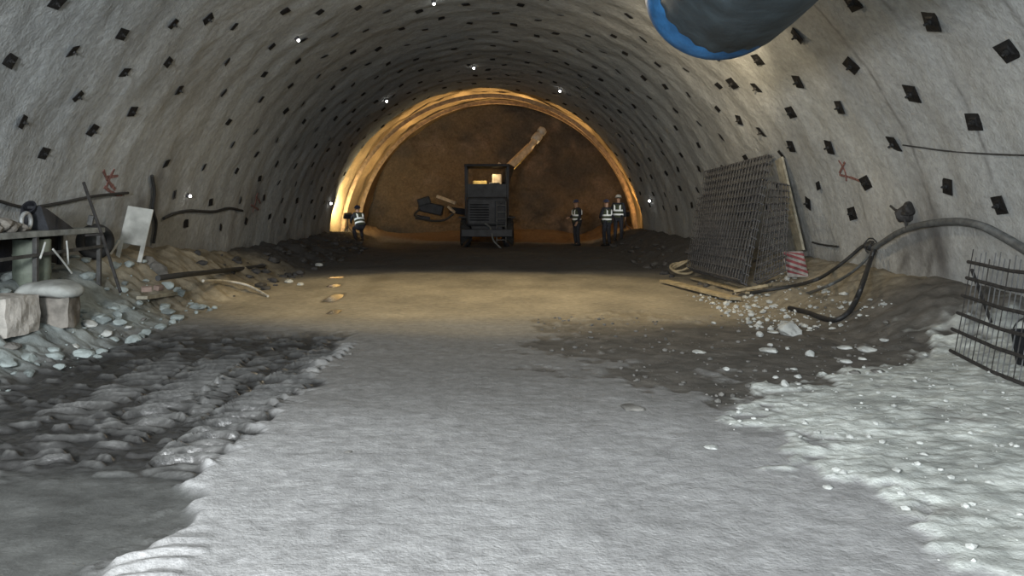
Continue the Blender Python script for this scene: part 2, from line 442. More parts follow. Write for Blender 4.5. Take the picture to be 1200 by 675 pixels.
pud0 = sum(np.exp(-((Xf-a_)/rx)**4-((Yf-b_)/ry)**4) for a_, b_, rx, ry in ((-2.72, 14.2, .16, .8), (-3.12, 16.4, .16, .5), (-2.35, 12.3, .12, .35), (-3.42, 18.2, .2, .4)))
pud = sm((.5+2.6*fbm(Xf*1.3, Yf*.45, 101, 3))-.55)*sm((Xf+4.4)/.5)*sm((-1.9-Xf)/.7)*sm((Yf-10.8)/1.5)*sm((20-Yf)/2)
pud = np.maximum(pud, sm(1.6*pud0+.8*fbm(Xf*2.5, Yf*1.5, 102, 3)-.4))
c = c*(1-.5*pud)[..., None]; wet = np.maximum(wet, pud)
Zf = Zf*(1-.97*pud)-.01*pud
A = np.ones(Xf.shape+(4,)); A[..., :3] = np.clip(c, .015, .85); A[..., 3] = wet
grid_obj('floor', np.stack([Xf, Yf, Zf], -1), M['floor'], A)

# ---------------------------------------------------------------- rock bolt plates on the lining
def frame_at(P, spin, tilt_a, tilt_b):
    n = wall_n(P); y = Vector((0, 1, 0)); t = y.cross(n).normalized()
    B = Matrix((t, y, n)).transposed()
    return B@Matrix.Rotation(spin, 3, 'Z')@Matrix.Rotation(tilt_a, 3, 'X')@Matrix.Rotation(tilt_b, 3, 'Y')
def plate_geo(mb, s=.115):
    # dished square plate
    vs = []; fs = []
    for z, k in ((-.006, 1), (.006, 1), (.012, .55), (.020, .38)):
        for a, b in ((-1, -1), (1, -1), (1, 1), (-1, 1)): vs.append((a*s*k, b*s*k, z))
    fs = [[3, 2, 1, 0]]
    for i in range(3):
        for k in range(4): fs.append([i*4+k, i*4+(k+1) % 4, i*4+4+(k+1) % 4, i*4+4+k])
    fs.append([12, 13, 14, 15]); mb.add(vs, fs)
pm_ = MB(); plate_geo(pm_); proto_plate = pm_.build('rock_bolt_plate', M['plate'], origin=(0, 0, 0))
bm_ = MB(); bm_.lathe([(.034, .018), (.034, .045), (.016, .046), (.016, .085), (.012, .09)], n=8)
proto_bolt = bm_.build('bolt_end', M['bolt'], proto_plate)
plate_me, bolt_me = proto_plate.data, proto_bolt.data
R_ROWS = [[(1183, 59), (1143, 142), (1112, 218)], [(1173, 240)], [(1093, 24), (1070, 109), (1049, 168), (1016, 214)], [(1001, 2), (999, 76), (985, 125), (973, 172), (1000, 250)], [(935, 41), (936, 95), (928, 131), (928, 171), (948, 238)], [(889, 69), (887, 102), (893, 154)], [(859, 97), (867, 140)]]
L_ROWS = [[(10, 70), (25, 142), (50, 179)], [(65, 2), (84, 59), (90, 112), (107, 152)], [(142, 39), (145, 84), (154, 130)], [(202, 27), (196, 72), (209, 105)], [(243, 21)]]
ORD = ['first', 'second', 'third', 'fourth', 'fifth', 'sixth', 'seventh', 'eighth']
plates = []                                    # (P, label, near)
def rowlabels(rows, side):
    edge = 'right' if side == 'right' else 'left'
    for i, row in enumerate(rows):
        for j, (px, py) in enumerate(sorted(row, key=lambda q: q[1])):
            if len(row) == 1:
                lab = {('right', 1): 'dark square bolt plate low on the right wall just above the thick hose',
                       ('left', 4): 'dark bolt plate alone at the top edge of the left wall, before the dim vault'}[(side, i)]
            else:
                pos = ['highest', 'second highest', 'third highest', 'fourth highest', 'lowest'][j] if j < len(row)-1 else 'lowest'
                lab = 'dark bolt plate on the %s wall, %s of the %s slanting row from camera' % (side, pos, ORD[i] if not (side == 'right' and i > 1) else ORD[i-1])
            plates.append((wall_at(px, py), lab, True))
rowlabels(R_ROWS, 'right'); rowlabels(L_ROWS, 'left')
near_pts = [p[0] for p in plates]
for k in range(0, 24):
    y = 8.4+1.03*k
    a0 = 14.0 if k % 2 else 19.4
    for j in range(15):
        aang = a0+10.7*j+random.uniform(-1.2, 1.2)
        yy = y+random.uniform(-.12, .12)
        if aang > 170: continue
        P = wall_pt(D(aang), yy)
        px = VX+P.x/yy*F; py = VY-(P.z-CH)/yy*F
        if not (-10 < px < 1210 and -10 < py < 300): continue
        if yy < 13.6 and (px < 245 or px > 850): continue
        if px > 850 and py < 180: continue
        if px < 235 and py < 190: continue
        if any((P-q).length < .6 for q in near_pts): continue
        if px < 470: lab = 'small dark bolt plate in the far rows along the dim left side of the vault'
        elif px > 680: lab = 'small dark bolt plate in the far rows along the dim right side of the vault'
        else: lab = 'small dark bolt plate in the far rows across the crown of the vault'
        plates.append((P, lab, False))
plates.sort(key=lambda q: q[0].y)
rest = MB()
for i, (P, lab, near) in enumerate(plates):
    n = wall_n(P)
    Mx = frame_at(P, random.uniform(-.3, .3), random.uniform(-.2, .2), random.uniform(-.2, .2))
    Pp = P+n*.022
    sc = (random.uniform(.92, 1.1) if P.x > 0 else random.uniform(.70, .85)) if near else random.uniform(.62, .8)
    if i < 300:
        o = proto_plate if i == 0 else proto_plate.copy()
        if i: COL.objects.link(o)
        o.matrix_world = Matrix.Translation(Pp)@Mx.to_4x4()@Matrix.Scale(sc, 4)
        props(o, lab, 'bolt plate', 'rock bolt plates on the tunnel lining')
        if near:
            b = proto_bolt if i == 0 else proto_bolt.copy()
            if i: COL.objects.link(b)
            b.parent = o
    else:
        t = MB(); plate_geo(t); rest.add([Mx@(v*sc)+Pp for v in t.v], t.f)
if rest.v: solo('rock_bolt_plates', rest, M['plate'], 'remaining tiny dark bolt plates at the far end of the vault', 'bolt plates', kind='stuff')

# ---------------------------------------------------------------- tiny self-glowing white specks on the lining
SPECKS = [(348, 45, 'tiny bright white speck high on the left shoulder of the vault'), (452, 117, 'tiny white speck just outside the upper left of the glowing arch'), (657, 105, 'tiny white speck just outside the upper right of the glowing arch'),
         (763, 235, 'tiny white speck on the right wall beside the workers in vests'), (391, 239, 'tiny white speck low on the left wall beside the brightest foot of the arch'), (220, 229, 'tiny white speck on the left wall, right of the white board'),
         (555, 78, 'faint tiny speck on the crown above the glowing arch'), (508, 2, 'tiny white speck at the top edge of the picture, left of the crown')]
for px, py, lab in SPECKS:
    P = wall_at(px, py, .02)
    if px == 391: P = wall_at(386, 238, .02)
    n = wall_n(P); q = n.to_track_quat('Z', 'Y').to_matrix()
    r = .011+.0011*P.y
    t = thing('wall_speck', lab, 'lamp', P, 'tiny specks dotted along the vault')
    MB().lathe([(r*1.6, -.06), (r*1.6, .0), (r*1.2, .03), (r*.9, .035)], P, 12, q).build('dark_housing', M['lamp_body'], t)
    b = MB(); b.lathe([(.001, .02), (r*.8, .03), (r, .03+r*.7), (r*.75, .03+r*1.4), (.001, .03+r*1.8)], P, 12, q); b.build('glow_bead', M['speck_glow'], t, True)

# ---------------------------------------------------------------- red spray paint marks
def stroke(mb, pxs, w):
    pts = spline([wall_at(a, b, .004) for a, b in pxs], 5)
    vs = []; fs = []
    for i, p in enumerate(pts):
        t = (pts[min(i+1, len(pts)-1)]-pts[max(i-1, 0)]).normalized(); n = wall_n(p); s_ = t.cross(n).normalized()*w*.5*(.7+.6*random.random())
        p = wall_pt(math.atan2(p.z, p.x), p.y, .0)
        for o_, h in ((-1, -.01), (-1, .012), (1, .012), (1, -.01)): vs.append(p+s_*o_+n*h)
    for i in range(len(pts)-1):
        for k in range(4): fs.append([i*4+k, i*4+(k+1) % 4, i*4+4+(k+1) % 4, i*4+4+k])
    fs += [[3, 2, 1, 0], [len(vs)-4, len(vs)-3, len(vs)-2, len(vs)-1]]
    mb.add(vs, fs)
m1 = MB()
for s_ in ([(121, 200), (127, 212), (135, 222)], [(134, 198), (128, 210), (124, 221)], [(124, 208), (138, 206)], [(122, 219), (134, 227), (143, 228)]): stroke(m1, s_, .05)
solo('paint_mark', m1, M['red_paint'], 'red sprayed cross mark on the left wall above the white board', 'paint mark', 'red paint marks')
m2 = MB()
for s_ in ([(983, 188), (990, 200), (992, 212)], [(990, 190), (984, 203)], [(984, 205), (997, 208), (1012, 214)]): stroke(m2, s_, .035)
solo('paint_mark', m2, M['red_paint'], 'faint red sprayed mark on the right wall right of the leaning board', 'paint mark', 'red paint marks')
m3 = MB()
for s_ in ([(302, 226), (299, 238), (296, 249)], [(294, 240), (303, 246)], [(300, 230), (305, 238)]): stroke(m3, s_, .05)
solo('paint_mark', m3, M['red_paint'], 'dark red mark far along the left wall where the wall cable ends', 'paint mark', 'red paint marks')

# ---------------------------------------------------------------- blue ventilation duct, top right
DA = Vector(((850-VX)/F*9.0, 9.0, CH+(VY+11)/F*9.0)); DD = Vector((.115, 1, .0)).normalized()
t = thing('ventilation_duct', 'big blue fabric ventilation duct hanging under the vault at top right', 'duct', DA)
mb = MB(); vs = []; fs = []; n = 64; L = 12.5; m_ = 60
sx = Vector((0, 0, 1)).cross(DD).normalized()*-1; sz = Vector((0, 0, 1))
for i in range(m_+1):
    s_ = -L*(i/m_); c0 = DA+DD*s_
    for k in range(n):
        q = 2*PI*k/n
        wr = .012*math.sin(q*23+3*math.sin(s_*1.3))*math.exp(-abs(s_)*.6)+.02*mnoise.noise(Vector((math.cos(q)*2, math.sin(q)*2, s_*.8)))
        r = .765+wr+.03*abs(math.sin(s_*PI/3.0))
        vs.append(c0+sx*math.cos(q)*r+sz*math.sin(q)*r*.96)
for i in range(m_):
    for k in range(n): fs.append([i*n+k, i*n+(k+1) % n, (i+1)*n+(k+1) % n, (i+1)*n+k])
mb.add(vs, fs); body = mb.build('duct_sleeve', M['duct'], t, True)
hm = MB(); vs = []; fs = []
for s_, r in ((-.42, .68), (-.26, .765), (-.10, .81), (.02, .822), (.10, .80), (.12, .77), (.09, .735)):
    for k in range(n):
        q = 2*PI*k/n; vs.append(DA+Vector((-.075, 0, .005))+DD*s_+sx*math.cos(q)*r+sz*math.sin(q)*r*.96)
for i in range(6):
    for k in range(n): fs.append([i*n+k, i*n+(k+1) % n, (i+1)*n+(k+1) % n, (i+1)*n+k])
hm.add(vs, fs); props(hm.build('hem', M['duct_hem'], t, True), 'bright blue reinforced hem round the open end')
for s_ in (-.6, -2.6, -4.6, -7.0, -9.5):
    c0 = DA+DD*s_; st = MB()
    top = Vector((c0.x, c0.y, math.sqrt(R0*R0-c0.x**2)))
    st.tube([c0+sz*.72, top], .012, 6)
    st.build('hanger_wire', M['cable'], t)

# ---------------------------------------------------------------- hoses and cables on the right wall
def hose(name, pts, r, m, label, cat, group=None, n=10, k=8):
    pp = spline(pts, k); rs = r if not isinstance(r, tuple) else [r[0]+(r[1]-r[0])*i/(len(pp)-1) for i in range(len(pp))]
    mb = MB(); mb.tube(pp, rs, n); return solo(name, mb, m, label, cat, group, True)
hose('air_hose', [wall_at(1290, 355, .30), wall_at(1240, 318, .18), wall_at(1200, 292, .12), wall_at(1173, 276, .11), wall_at(1151, 265, .11), wall_at(1129, 260, .11), wall_at(1107, 260, .11), wall_at(1089, 262, .11), wall_at(1070, 266, .11), wall_at(1052, 273, .11), wall_at(1036, 283, .11), wall_at(1024, 291, .11)],
     (.058, .042), M['hose_grey'], 'thick dark grey air hose arching over the right wall to the frame edge', 'hose')
def onfloor(px, py, h=.03):
    d = 10.0
    for k_ in range(30):
        P = at(px, py, d); g = fz(P.x, P.y)+h
        d = max(2.5, d+((P.z-g)/max(.03, (py-VY)/F))*.6)
    return at(px, py, d)
hose('black_hose', [wall_at(1024, 293, .18), wall_at(1019, 308, .35), onfloor(1011, 332, .30), onfloor(1003, 352, .14), onfloor(993, 367, .06), onfloor(978, 375, .045), onfloor(962, 372, .045), onfloor(945, 366, .045), onfloor(925, 361, .04)],
     .036, M['rubber'], 'black hose drooping in a loop from the wall hose down onto the gravel', 'hose')
hose('pale_hose', [wall_at(1021, 296, .16), wall_at(1010, 309, .4), wall_at(994, 322, .75), onfloor(972, 334, .26), onfloor(945, 344, .09), onfloor(915, 349, .04)], .022, M['hose_grey'], 'thin grey hose running beside the black loop to the striped board', 'hose')
hose('supply_cable', [wall_at(1026, 287, .10), wall_at(1012, 288, .08), wall_at(996, 301, .22), wall_at(978, 315, .5), onfloor(958, 327, .32), onfloor(930, 335, .2), onfloor(900, 340, .09), onfloor(880, 343, .06)], .028, M['cable'], 'dark cable sagging left from the hose knot toward the mesh sheets', 'cable')
t = thing('hose_clamp', 'dark lumpy hose bracket on the right wall above the thick hose', 'bracket', wall_at(1066, 248))
P = wall_at(1066, 248); n_ = wall_n(P)
mb = MB(); mb.rock(P+n_*.05, (.11, .16, .15), 12, 3); mb.rock(P+n_*.06+Vector((0, .12, -.05)), (.09, .12, .10), 23, 3); mb.rock(P+n_*.06+Vector((0, -.10, .06)), (.09, .12, .11), 31, 3); mb.box(P+n_*.12, (.06, .30, .05), None, .01); mb.build('bracket_body', M['rebar'], t)
mb = MB(); Q = wall_at(1046, 241); mb.tube([P+n_*.06, (P+Q)/2+n_*.09, Q+n_*.03], .02, 6); mb.build('bracket_arm', M['cable'], t)
mb = MB(); Q = wall_at(1068, 266, .07); mb.tube([P+n_*.10, Q+n_*.07], .02, 6); mb.build('tie', M['cable'], t)
P = wall_at(1026, 287); n_ = wall_n(P); t = thing('hose_knot', 'dark tied coupling where the hoses meet on the right wall', 'coupling', P)
mb = MB(); mb.rock(P+n_*.09, (.07, .12, .09), 4); mb.build('coupling_body', M['rubber'], t)
mb = MB(); mb.tube([P+n_*.1+Vector((-.1*math.cos(a), -.05, .13*math.sin(a))) for a in [i*2*PI/10 for i in range(10)]], .012, 6, closed=True); mb.build('binding_wire', M['cable'], t)
hose('wall_wire', [wall_at(1058, 170, .015), wall_at(1080, 173, .015), wall_at(1110, 177, .015), wall_at(1150, 180, .015), wall_at(1200, 182, .015), wall_at(1250, 184, .015)], .010, M['cable'], 'thin dark wire strung along the right wall between bolt plates', 'wire')
hose('wall_spike', [wall_at(952, 284, .01), wall_at(965, 287, .03), wall_at(982, 289, .03)], .018, M['cable'], 'short dark bar sticking out of the right wall left of the hose knot', 'bar')
hose('wall_cable', [wall_at(192, 256, .05), wall_at(205, 250, .05), wall_at(222, 247, .05), wall_at(250, 248, .05), wall_at(268, 244, .05), wall_at(284, 247, .05)], .030, M['cable'], 'dark cable looping along the left wall beyond the white board', 'cable')
hose('wall_cable', [wall_at(-10, 233, .05), wall_at(30, 243, .05), wall_at(70, 238, .05), wall_at(110, 230, .05), wall_at(150, 226, .05)], .022, M['cable'], 'sagging cable on the left wall above the steel platform', 'cable')
hose('wall_cable', [wall_at(178, 206, .05), wall_at(181, 225, .05), wall_at(179, 245, .05), wall_at(183, 262, .05), wall_at(180, 285, .05)], .030, M['cable'], 'dark cable hanging down the left wall behind the white board', 'cable')

# ---------------------------------------------------------------- stack of wire mesh sheets leaning on the right wall
def sheet(BL, BR, TL, TR, nu, nv, r, label, off):
    o = (BR-BL).cross(TL-BL).normalized()
    if o.x > 0: o = -o
    S = lambda u, v: (BL*(1-u)+BR*u)*(1-v)+(TL*(1-u)+TR*u)*v+o*off
    mb = MB()
    for i in range(nv+1):
        v = i/nv; mb.tube([S(0, v), S(.5, v), S(1, v)], r*1.7, 5)
    for i in range(nu+1):
        u = i/nu; mb.tube([S(u, 0)+o*r*2, S(u, .5)+o*r*2, S(u, 1)+o*r*2], r, 5)
    return solo('wire_mesh_sheet', mb, M['mesh_wire'], label, 'mesh sheet', 'wire mesh sheets leaning on the right wall')
BL = at(817, 320, 17.6); BR = at(879, 336, 14.3); TL = at(833, 204, 20.3); TR_ = at(909, 185, 16.0)
LAB = ['front wire mesh sheet of the stack leaning on the right wall', 'wire mesh sheet second from the front of the leaning stack', 'wire mesh sheet third from the front of the leaning stack', 'wire mesh sheet fourth from the front of the leaning stack', 'rear wire mesh sheet of the stack, against the right wall']
for i in range(5):
    w = lambda: Vector((0, random.uniform(-.03, .03), 0))
    low = Vector((0, 0, 0)) if i not in (0, 1) else Vector((-.16, -.15, -.75))
    sh = w()
    sheet(BL+sh*.4, BR+sh, TL+sh+low*1.0, TR_+sh*.5+low*.9, 22, 15 if i > 1 else 10, .0085, LAB[i], .25-.047*i)
for k, lab in enumerate(('small wire mesh sheet half hidden between the stack and the pale board', 'small wire mesh sheet against the wall right behind the stack')):
    sheet(at(886, 332, 14.0), at(920, 316, 13.2), at(904, 214, 15.5), at(924, 217, 14.7), 5, 13, .008, lab, .03-.05*k)
# pale board right of the mesh
mb = MB(); a = onfloor(938, 296, .0); a = wall_at(938, 294, .22); b = wall_at(913, 186, .06)
ax = (b-a).normalized(); nn = wall_n((a+b)/2); nn = (nn-ax*nn.dot(ax)).normalized(); s_ = ax.cross(nn)
mb.box((a+b)/2, (.40, .045, (b-a).length), Matrix((s_, nn, ax)).transposed(), .006)
solo('timber_board', mb, M['wood'], 'long pale board leaning on the right wall beside the mesh sheets', 'board')
# striped barrier board
P = onfloor(932, 326, .0)
t = thing('barrier_board', 'red and white striped barrier board propped below the pale leaning board', 'barrier', P)
q = Matrix.Rotation(.25, 3, 'Z')@Matrix.Rotation(-.35, 3, 'X')
U = q@Vector((1, 0, 0)); W = q@Vector((0, 0, 1)); Nn = q@Vector((0, -1, 0)); c0 = P+Vector((0, 0, .24))
mb = MB(); mb.box(c0, (.40, .03, .46), q, .006); mb.build('panel', M['stripe_white'], t)
for k in range(5):
    mb = MB(); o_ = -.22+.105*k
    poly = []
    for x_, z_ in ((-.2, o_+.125), (-.2, o_+.075), (.2, o_-.06), (.2, o_-.01)):
        z2 = max(-.225, min(.225, z_)); poly.append(c0+U*x_+W*z2+Nn*.016); 
    poly2 = [p+Nn*.004 for p in poly]
    mb.add(poly+poly2, [[0, 1, 2, 3], [7, 6, 5, 4], [0, 4, 5, 1], [1, 5, 6, 2], [2, 6, 7, 3], [3, 7, 4, 0]])
    mb.build('red_stripe', M['stripe_red'], t)
mb = MB(); mb.bar(c0+U*.12-Nn*.02+W*.15, Vector((c0.x+.2, c0.y+.3, fz(c0.x+.2, c0.y+.3))), .03); mb.build('prop', M['steel'], t)
# planks and odds at the foot of the mesh
def plank(pa, pb, w, th_, m, label, cat='plank', h=.03):
    a = onfloor(*pa, h); b = onfloor(*pb, h); ax = (b-a).normalized(); s_ = ax.cross(Vector((0, 0, 1))).normalized(); nn = s_.cross(ax)
    mb = MB(); mb.box((a+b)/2, (w, th_, (b-a).length), Matrix((s_, nn, ax)).transposed(), .006)
    return solo('plank', mb, m, label, cat, 'loose planks')
plank((778, 329), (862, 350), .20, .05, M['timber_yellow'], 'long pale yellow plank lying on the floor before the mesh sheets', h=.06)
plank((815, 326), (882, 343), .24, .04, M['timber_yellow'], 'wide yellowish plank at the foot of the mesh sheets', h=.05)
plank((862, 341), (902, 334), .14, .05, M['timber_yellow'], 'short yellow offcut between the mesh sheets and the striped board', h=.08)
P = onfloor(799, 322, .0); t = thing('hose_coil', 'loosely coiled brown hose lying left of the mesh sheets', 'coil', P)
for k in range(3):
    mb = MB(); mb.tube([P+Vector(((.26-.05*k)*math.cos(a), (.30-.04*k)*math.sin(a), .05+.05*k+.10*(1+math.sin(a+k)))) for a in [i*2*PI/24 for i in range(24)]], .028, 7, closed=True); mb.build('loop', M['timber_yellow'], t, True)

# ---------------------------------------------------------------- bent reinforcement panel at the right edge
B0 = Vector((4.98, 8.55, fz(4.98, 8.55)+.03)); e = Vector((-.30, -1.65, .0)).normalized(); up = Vector((.30, .18, .98)).normalized()
t = thing('reinforcement_panel', 'dark steel reinforcement panel leaning at the right edge of the floor', 'steel panel', B0)
hts = [0, .23, .42, .62, .82, 1.0]
for i, h in enumerate(hts):
    mb = MB(); sk = [0, -.06, .0, .03, .06, .02][i]
    mb.tube([B0+up*h+e*sk, B0+up*h+e*1.0+Vector((0, 0, -.02)), B0+up*(h+.02)+e*2.4], .019, 7); mb.build('long_bar', M['rebar'], t)
for k in range(21):
    x_ = .06+.11*k; mb = MB()
    topx = random.uniform(.02, .14)
    mb.tube([B0+up*-.02+e*x_+Vector((.026, 0, 0)), B0+up*.5+e*x_+Vector((.026, 0, 0)), B0+up*(1.02+topx)+e*(x_-.03)+Vector((.026, 0, 0))], .0058, 6)
    mb.build('cross_wire', M['dull_wire'] if k % 4 else M['rebar'], t)
mb = MB(); mb.tube([B0+up*.92+e*.15, B0+up*.92+e*.1+Vector((.45, .35, -.62))], .018, 7); mb.build('strut', M['rebar'], t)
mb = MB(); mb.tube([B0+up*.92+e*2.0, B0+up*.92+e*2.0+Vector((.75, .1, -.80))], .018, 7); mb.build('strut', M['rebar'], t)
P = onfloor(1172, 385, 0); P = Vector((5.25, 7.7, fz(5.25, 7.7)))
t = thing('dumped_hopper', 'dark bucket dropped behind the reinforcement panel at the right edge', 'bucket', P)
MB().lathe([(.11, 0), (.15, .30), (.165, .30), (.165, .325), (.14, .325), (.105, .03)], P+Vector((0, 0, .0)), 20).build('bucket_body', M['mach'], t, True)
mb = MB(); mb.tube([P+Vector((.16*math.cos(a), 0, .31+.15*math.sin(a))) for a in [i*PI/10 for i in range(11)]], .008, 6); mb.build('bucket_handle', M['cable'], t)

# ---------------------------------------------------------------- loose stones
def stone(px, py, w, m, label, cat='stone', group=None, flat=.55, lift=.3):
    P = onfloor(px, py, 0); s_ = w/F*P.y/2
    mb = MB(); mb.rock(P+Vector((0, 0, s_*flat*lift)), (s_, s_*.85, s_*flat), int(px*7+py), 3 if w > 22 else 2)
    return solo('rock', mb, m, label, cat, group)
stone(926, 392, 30, M['stone'], 'largest pale angular rock on the dark gravel below the black hose loop', group='stones on the dark gravel', flat=.75)
stone(890, 394, 11, M['stone'], 'bright white upright stone left of the largest pale rock', group='stones on the dark gravel', flat=.9)
stone(888, 383, 11, M['stone'], 'grey stone just behind the bright white upright stone', group='stones on the dark gravel')
stone(902, 412, 26, M['stone'], 'flat pale slab of rock below the bright white upright stone', group='stones on the dark gravel', flat=.3)
stone(903, 405, 9, M['stone'], 'small grey stone touching the back of the flat pale slab', group='stones on the dark gravel')
stone(923, 409, 8, M['stone'], 'small stone right of the flat pale slab', group='stones on the dark gravel')
stone(949, 417, 13, M['stone'], 'rounded pale stone standing alone right of the flat slab', group='stones on the dark gravel', flat=.8)
stone(920, 452, 13, M['stone'], 'pale round stone near the lower edge of the dark gravel', group='stones on the dark gravel', flat=.9)
stone(909, 443, 8, M['stone'], 'small stone up left of the pale round stone', group='stones on the dark gravel')
stone(935, 442, 10, M['stone'], 'pale stone up right of the pale round stone', group='stones on the dark gravel')
stone(935, 450, 9, M['stone'], 'flat chip right beside the pale round stone', group='stones on the dark gravel', flat=.35)
stone(930, 433, 10, M['stone'], 'grey flat chip above the pale round stone', group='stones on the dark gravel', flat=.35)
stone(851, 433, 9, M['stone'], 'lone pale stone at the left of the dark gravel', group='stones on the dark gravel')
stone(836, 379, 7, M['stone'], 'small pale stone at the top left corner of the dark gravel', group='stones on the dark gravel')
stone(820, 413, 22, M['stone'], 'thin pale streak of flat rock at the left edge of the gravel', group='stones on the dark gravel', flat=.2)
stone(906, 390, 14, M['stone'], 'thin grey chip just left of the largest pale rock', group='stones on the dark gravel', flat=.3)
stone(990, 408, 18, M['stone'], 'pale flat fragment at the top of the broken pale crust', group='crust fragments', flat=.3)
stone(1016, 410, 26, M['stone'], 'widest pale fragment at the top edge of the pale crust', group='crust fragments', flat=.3)
stone(992, 424, 16, M['stone'], 'pale fragment below the topmost flat fragment of the crust', group='crust fragments', flat=.35)
stone(1010, 421, 14, M['stone'], 'middle pale fragment among the broken crust pieces', group='crust fragments', flat=.35)
stone(1036, 399, 13, M['stone'], 'pale fragment nearest the reinforcement panel corner', group='crust fragments', flat=.35)
stone(1002, 437, 16, M['stone_dark'], 'dark stone lying among the pale crust fragments', group='crust fragments', flat=.4)
stone(1028, 436, 17, M['stone_dark'], 'dark flat stone on the pale crust right of the other dark stone', group='crust fragments', flat=.35)
stone(1038, 378, 10, M['stone_dark'], 'small black stone on the bare slope right of the black hose loop', flat=.5)
stone(868, 479, 12, M['stone'], 'white chip at the left tip of the pale crust', group='crust fragments', flat=.4)
stone(834, 525, 20, M['stone'], 'pale lump lying alone on the grey floor left of the crust', group='crust fragments', flat=.25)
stone(970, 572, 14, M['stone'], 'pale lump on the lower edge of the crust', group='crust fragments', flat=.4)
stone(1083, 533, 12, M['stone'], 'pale round lump in the middle of the crust', group='crust fragments', flat=.5)
stone(742, 479, 34, M['stone_dark'], 'dark flat clod of mud alone on the grey floor at centre right', 'clod', flat=.25)
stone(410, 415, 8, M['stone_dark'], 'small dark clod at the top of the tyre track', 'clod')
stone(408, 530, 10, M['stone_dark'], 'small dark clod on the grey floor right of the tyre track', 'clod', flat=.3)
# left bank
LB = [(105, 381, 22, 'stone', 'pale flat stone at the foot of the left bank under the steel rod'), (135, 362, 20, 'stone_teal', 'greenish stone beside the foot of the steel rod'), (118, 372, 16, 'stone_teal', 'greenish stone between the two pale bank stones'), (150, 384, 10, 'stone', 'small pale stone at the tip of the left bank'),
      (32, 423, 30, 'stone_teal', 'rounded greenish boulder on the left bank near the frame edge'), (8, 428, 26, 'stone_teal', 'greenish boulder cut by the left edge of the picture'), (62, 412, 20, 'stone_teal', 'pointed greenish stone right of the rounded boulder'), (84, 408, 18, 'stone', 'pale stone along the middle edge of the left bank'),
      (100, 400, 22, 'stone', 'pale long stone further along the edge of the left bank'), (124, 392, 18, 'stone', 'pale stone where the bank edge meets the mud'), (60, 371, 52, 'stone_teal', 'big greenish slab of rubble below the stained block'), (84, 366, 40, 'stone_teal', 'long slanting greenish slab right of the big slab'),
      (40, 391, 26, 'stone_dark', 'dark rock under the big greenish slab'), (12, 408, 24, 'stone_dark', 'dark purple rock behind the boulders at the left edge'), (110, 417, 6, 'stone', 'tiny bright stone alone on the mud below the bank'), (168, 375, 9, 'stone_dark', 'dark stone at the far end of the left bank'),
      (338, 331, 14, 'stone', 'pale stone by the far left puddle'), (352, 334, 10, 'stone', 'smaller pale stone right of the stone by the far puddle'), (374, 311, 10, 'stone', 'small pale stone near the dark foot of the left wall')]
for px, py, w, m, lab in LB: stone(px, py, w, M[m], lab, group='stones along the left bank', flat=.5 if w < 40 else .38)

# fine rubble that nobody could count
def rubble(name, n, fn, smin, smax, m, label, seed):
    rnd = random.Random(seed); mb = MB()
    c_ = 0
    while c_ < n:
        x_, y_ = fn(rnd)
        if x_ is None: continue
        s_ = smin+(smax-smin)*rnd.random()**3
        mb.rock((x_, y_, fz(x_, y_)+s_*.25), (s_, s_*rnd.uniform(.6, 1), s_*rnd.uniform(.4, .7)), rnd.randint(0, 9999), 2 if smax > .1 else 1)
        c_ += 1
    return solo(name, mb, m, label, 'rubble', kind='stuff')
def f_right(r):
    x_ = r.uniform(1.6, 5.0); y_ = r.uniform(3.3, 9.3)
    return (x_, y_) if r.random() < float(pale_mask(np.array([x_]), np.array([y_]))[0])*.95+.03 else (None, None)
rubble('pale_rubble', 420, f_right, .006, .034, M['stone'], 'pale crumbs strewn over the crust at lower right', 1)
def f_bank(r):
    x_ = -4.3-1.7*r.random()**1.3; y_ = r.uniform(7, 13); return x_, y_
rubble('bank_rubble', 260, f_bank, .01, .13, M['stone_teal'], 'greenish rubble covering the left bank below the equipment', 2)
def f_foot(r):
    x_ = r.uniform(3.6, 5.4); y_ = r.uniform(10.6, 14.5); return x_, y_
rubble('wall_foot_rubble', 400, f_foot, .015, .075, M['stone'], 'grey rubble piled between the mesh sheets and the hose loop', 3)
def f_far(r):
    s_ = r.choice((-1, 1)); return s_*r.uniform(4.2, 5.7), r.uniform(14, 31)
rubble('far_rubble', 260, f_far, .03, .16, M['stone_black'], 'dark rubble along both wall feet deeper in the tunnel', 4)
def f_grav(r):
    x_ = r.uniform(.6, 5); y_ = r.uniform(6.4, 12); return (x_, y_) if r.random() < float(gravel_mask(np.array([x_]), np.array([y_]))[0]) else (None, None)
rubble('dark_gravel', 420, f_grav, .008, .04, M['stone_dark'], 'dark loose gravel on the trodden patch at centre right', 5)

# ---------------------------------------------------------------- left side equipment
# steel platform
def base_of(x_, y_): return Vector((x_, y_, fz(x_, y_)))
PX, Y0, Y1 = -5.62, 8.3, 11.1
t = thing('work_platform', 'cluttered low steel platform standing along the left wall', 'platform', (PX, 9.7, fz(PX, 9.7)))
zt = 1.30
mb = MB(); mb.box((PX+.0, (Y0+Y1)/2, zt), (.62, Y1-Y0, .07), None, .01); mb.build('deck', M['deck'], t)
for y_ in (Y0+.1, 9.45, Y1-.1):
    for x_ in (PX-.26, PX+.27):
        mb = MB(); mb.bar((x_, y_, zt), (x_, y_, fz(x_, y_)-.03), .055); mb.build('leg', M['steel'], t)
mb = MB(); mb.bar((PX+.30, Y0, zt-.26), (PX+.30, Y1, zt-.22), .04); mb.build('rail', M['steel'], t)
mb = MB(); mb.box((PX-.30, (Y0+Y1)/2, 1.05), (.03, Y1-Y0, .45), None, .004); mb.build('hollow_shade', M['mach_dark'], t)  # dark sheet added for the shade in the hollow under the deck
P = Vector((PX, 10.05, zt+.035)); t = thing('hopper', 'dark wedge shaped hopper lying on the steel platform', 'hopper', P)
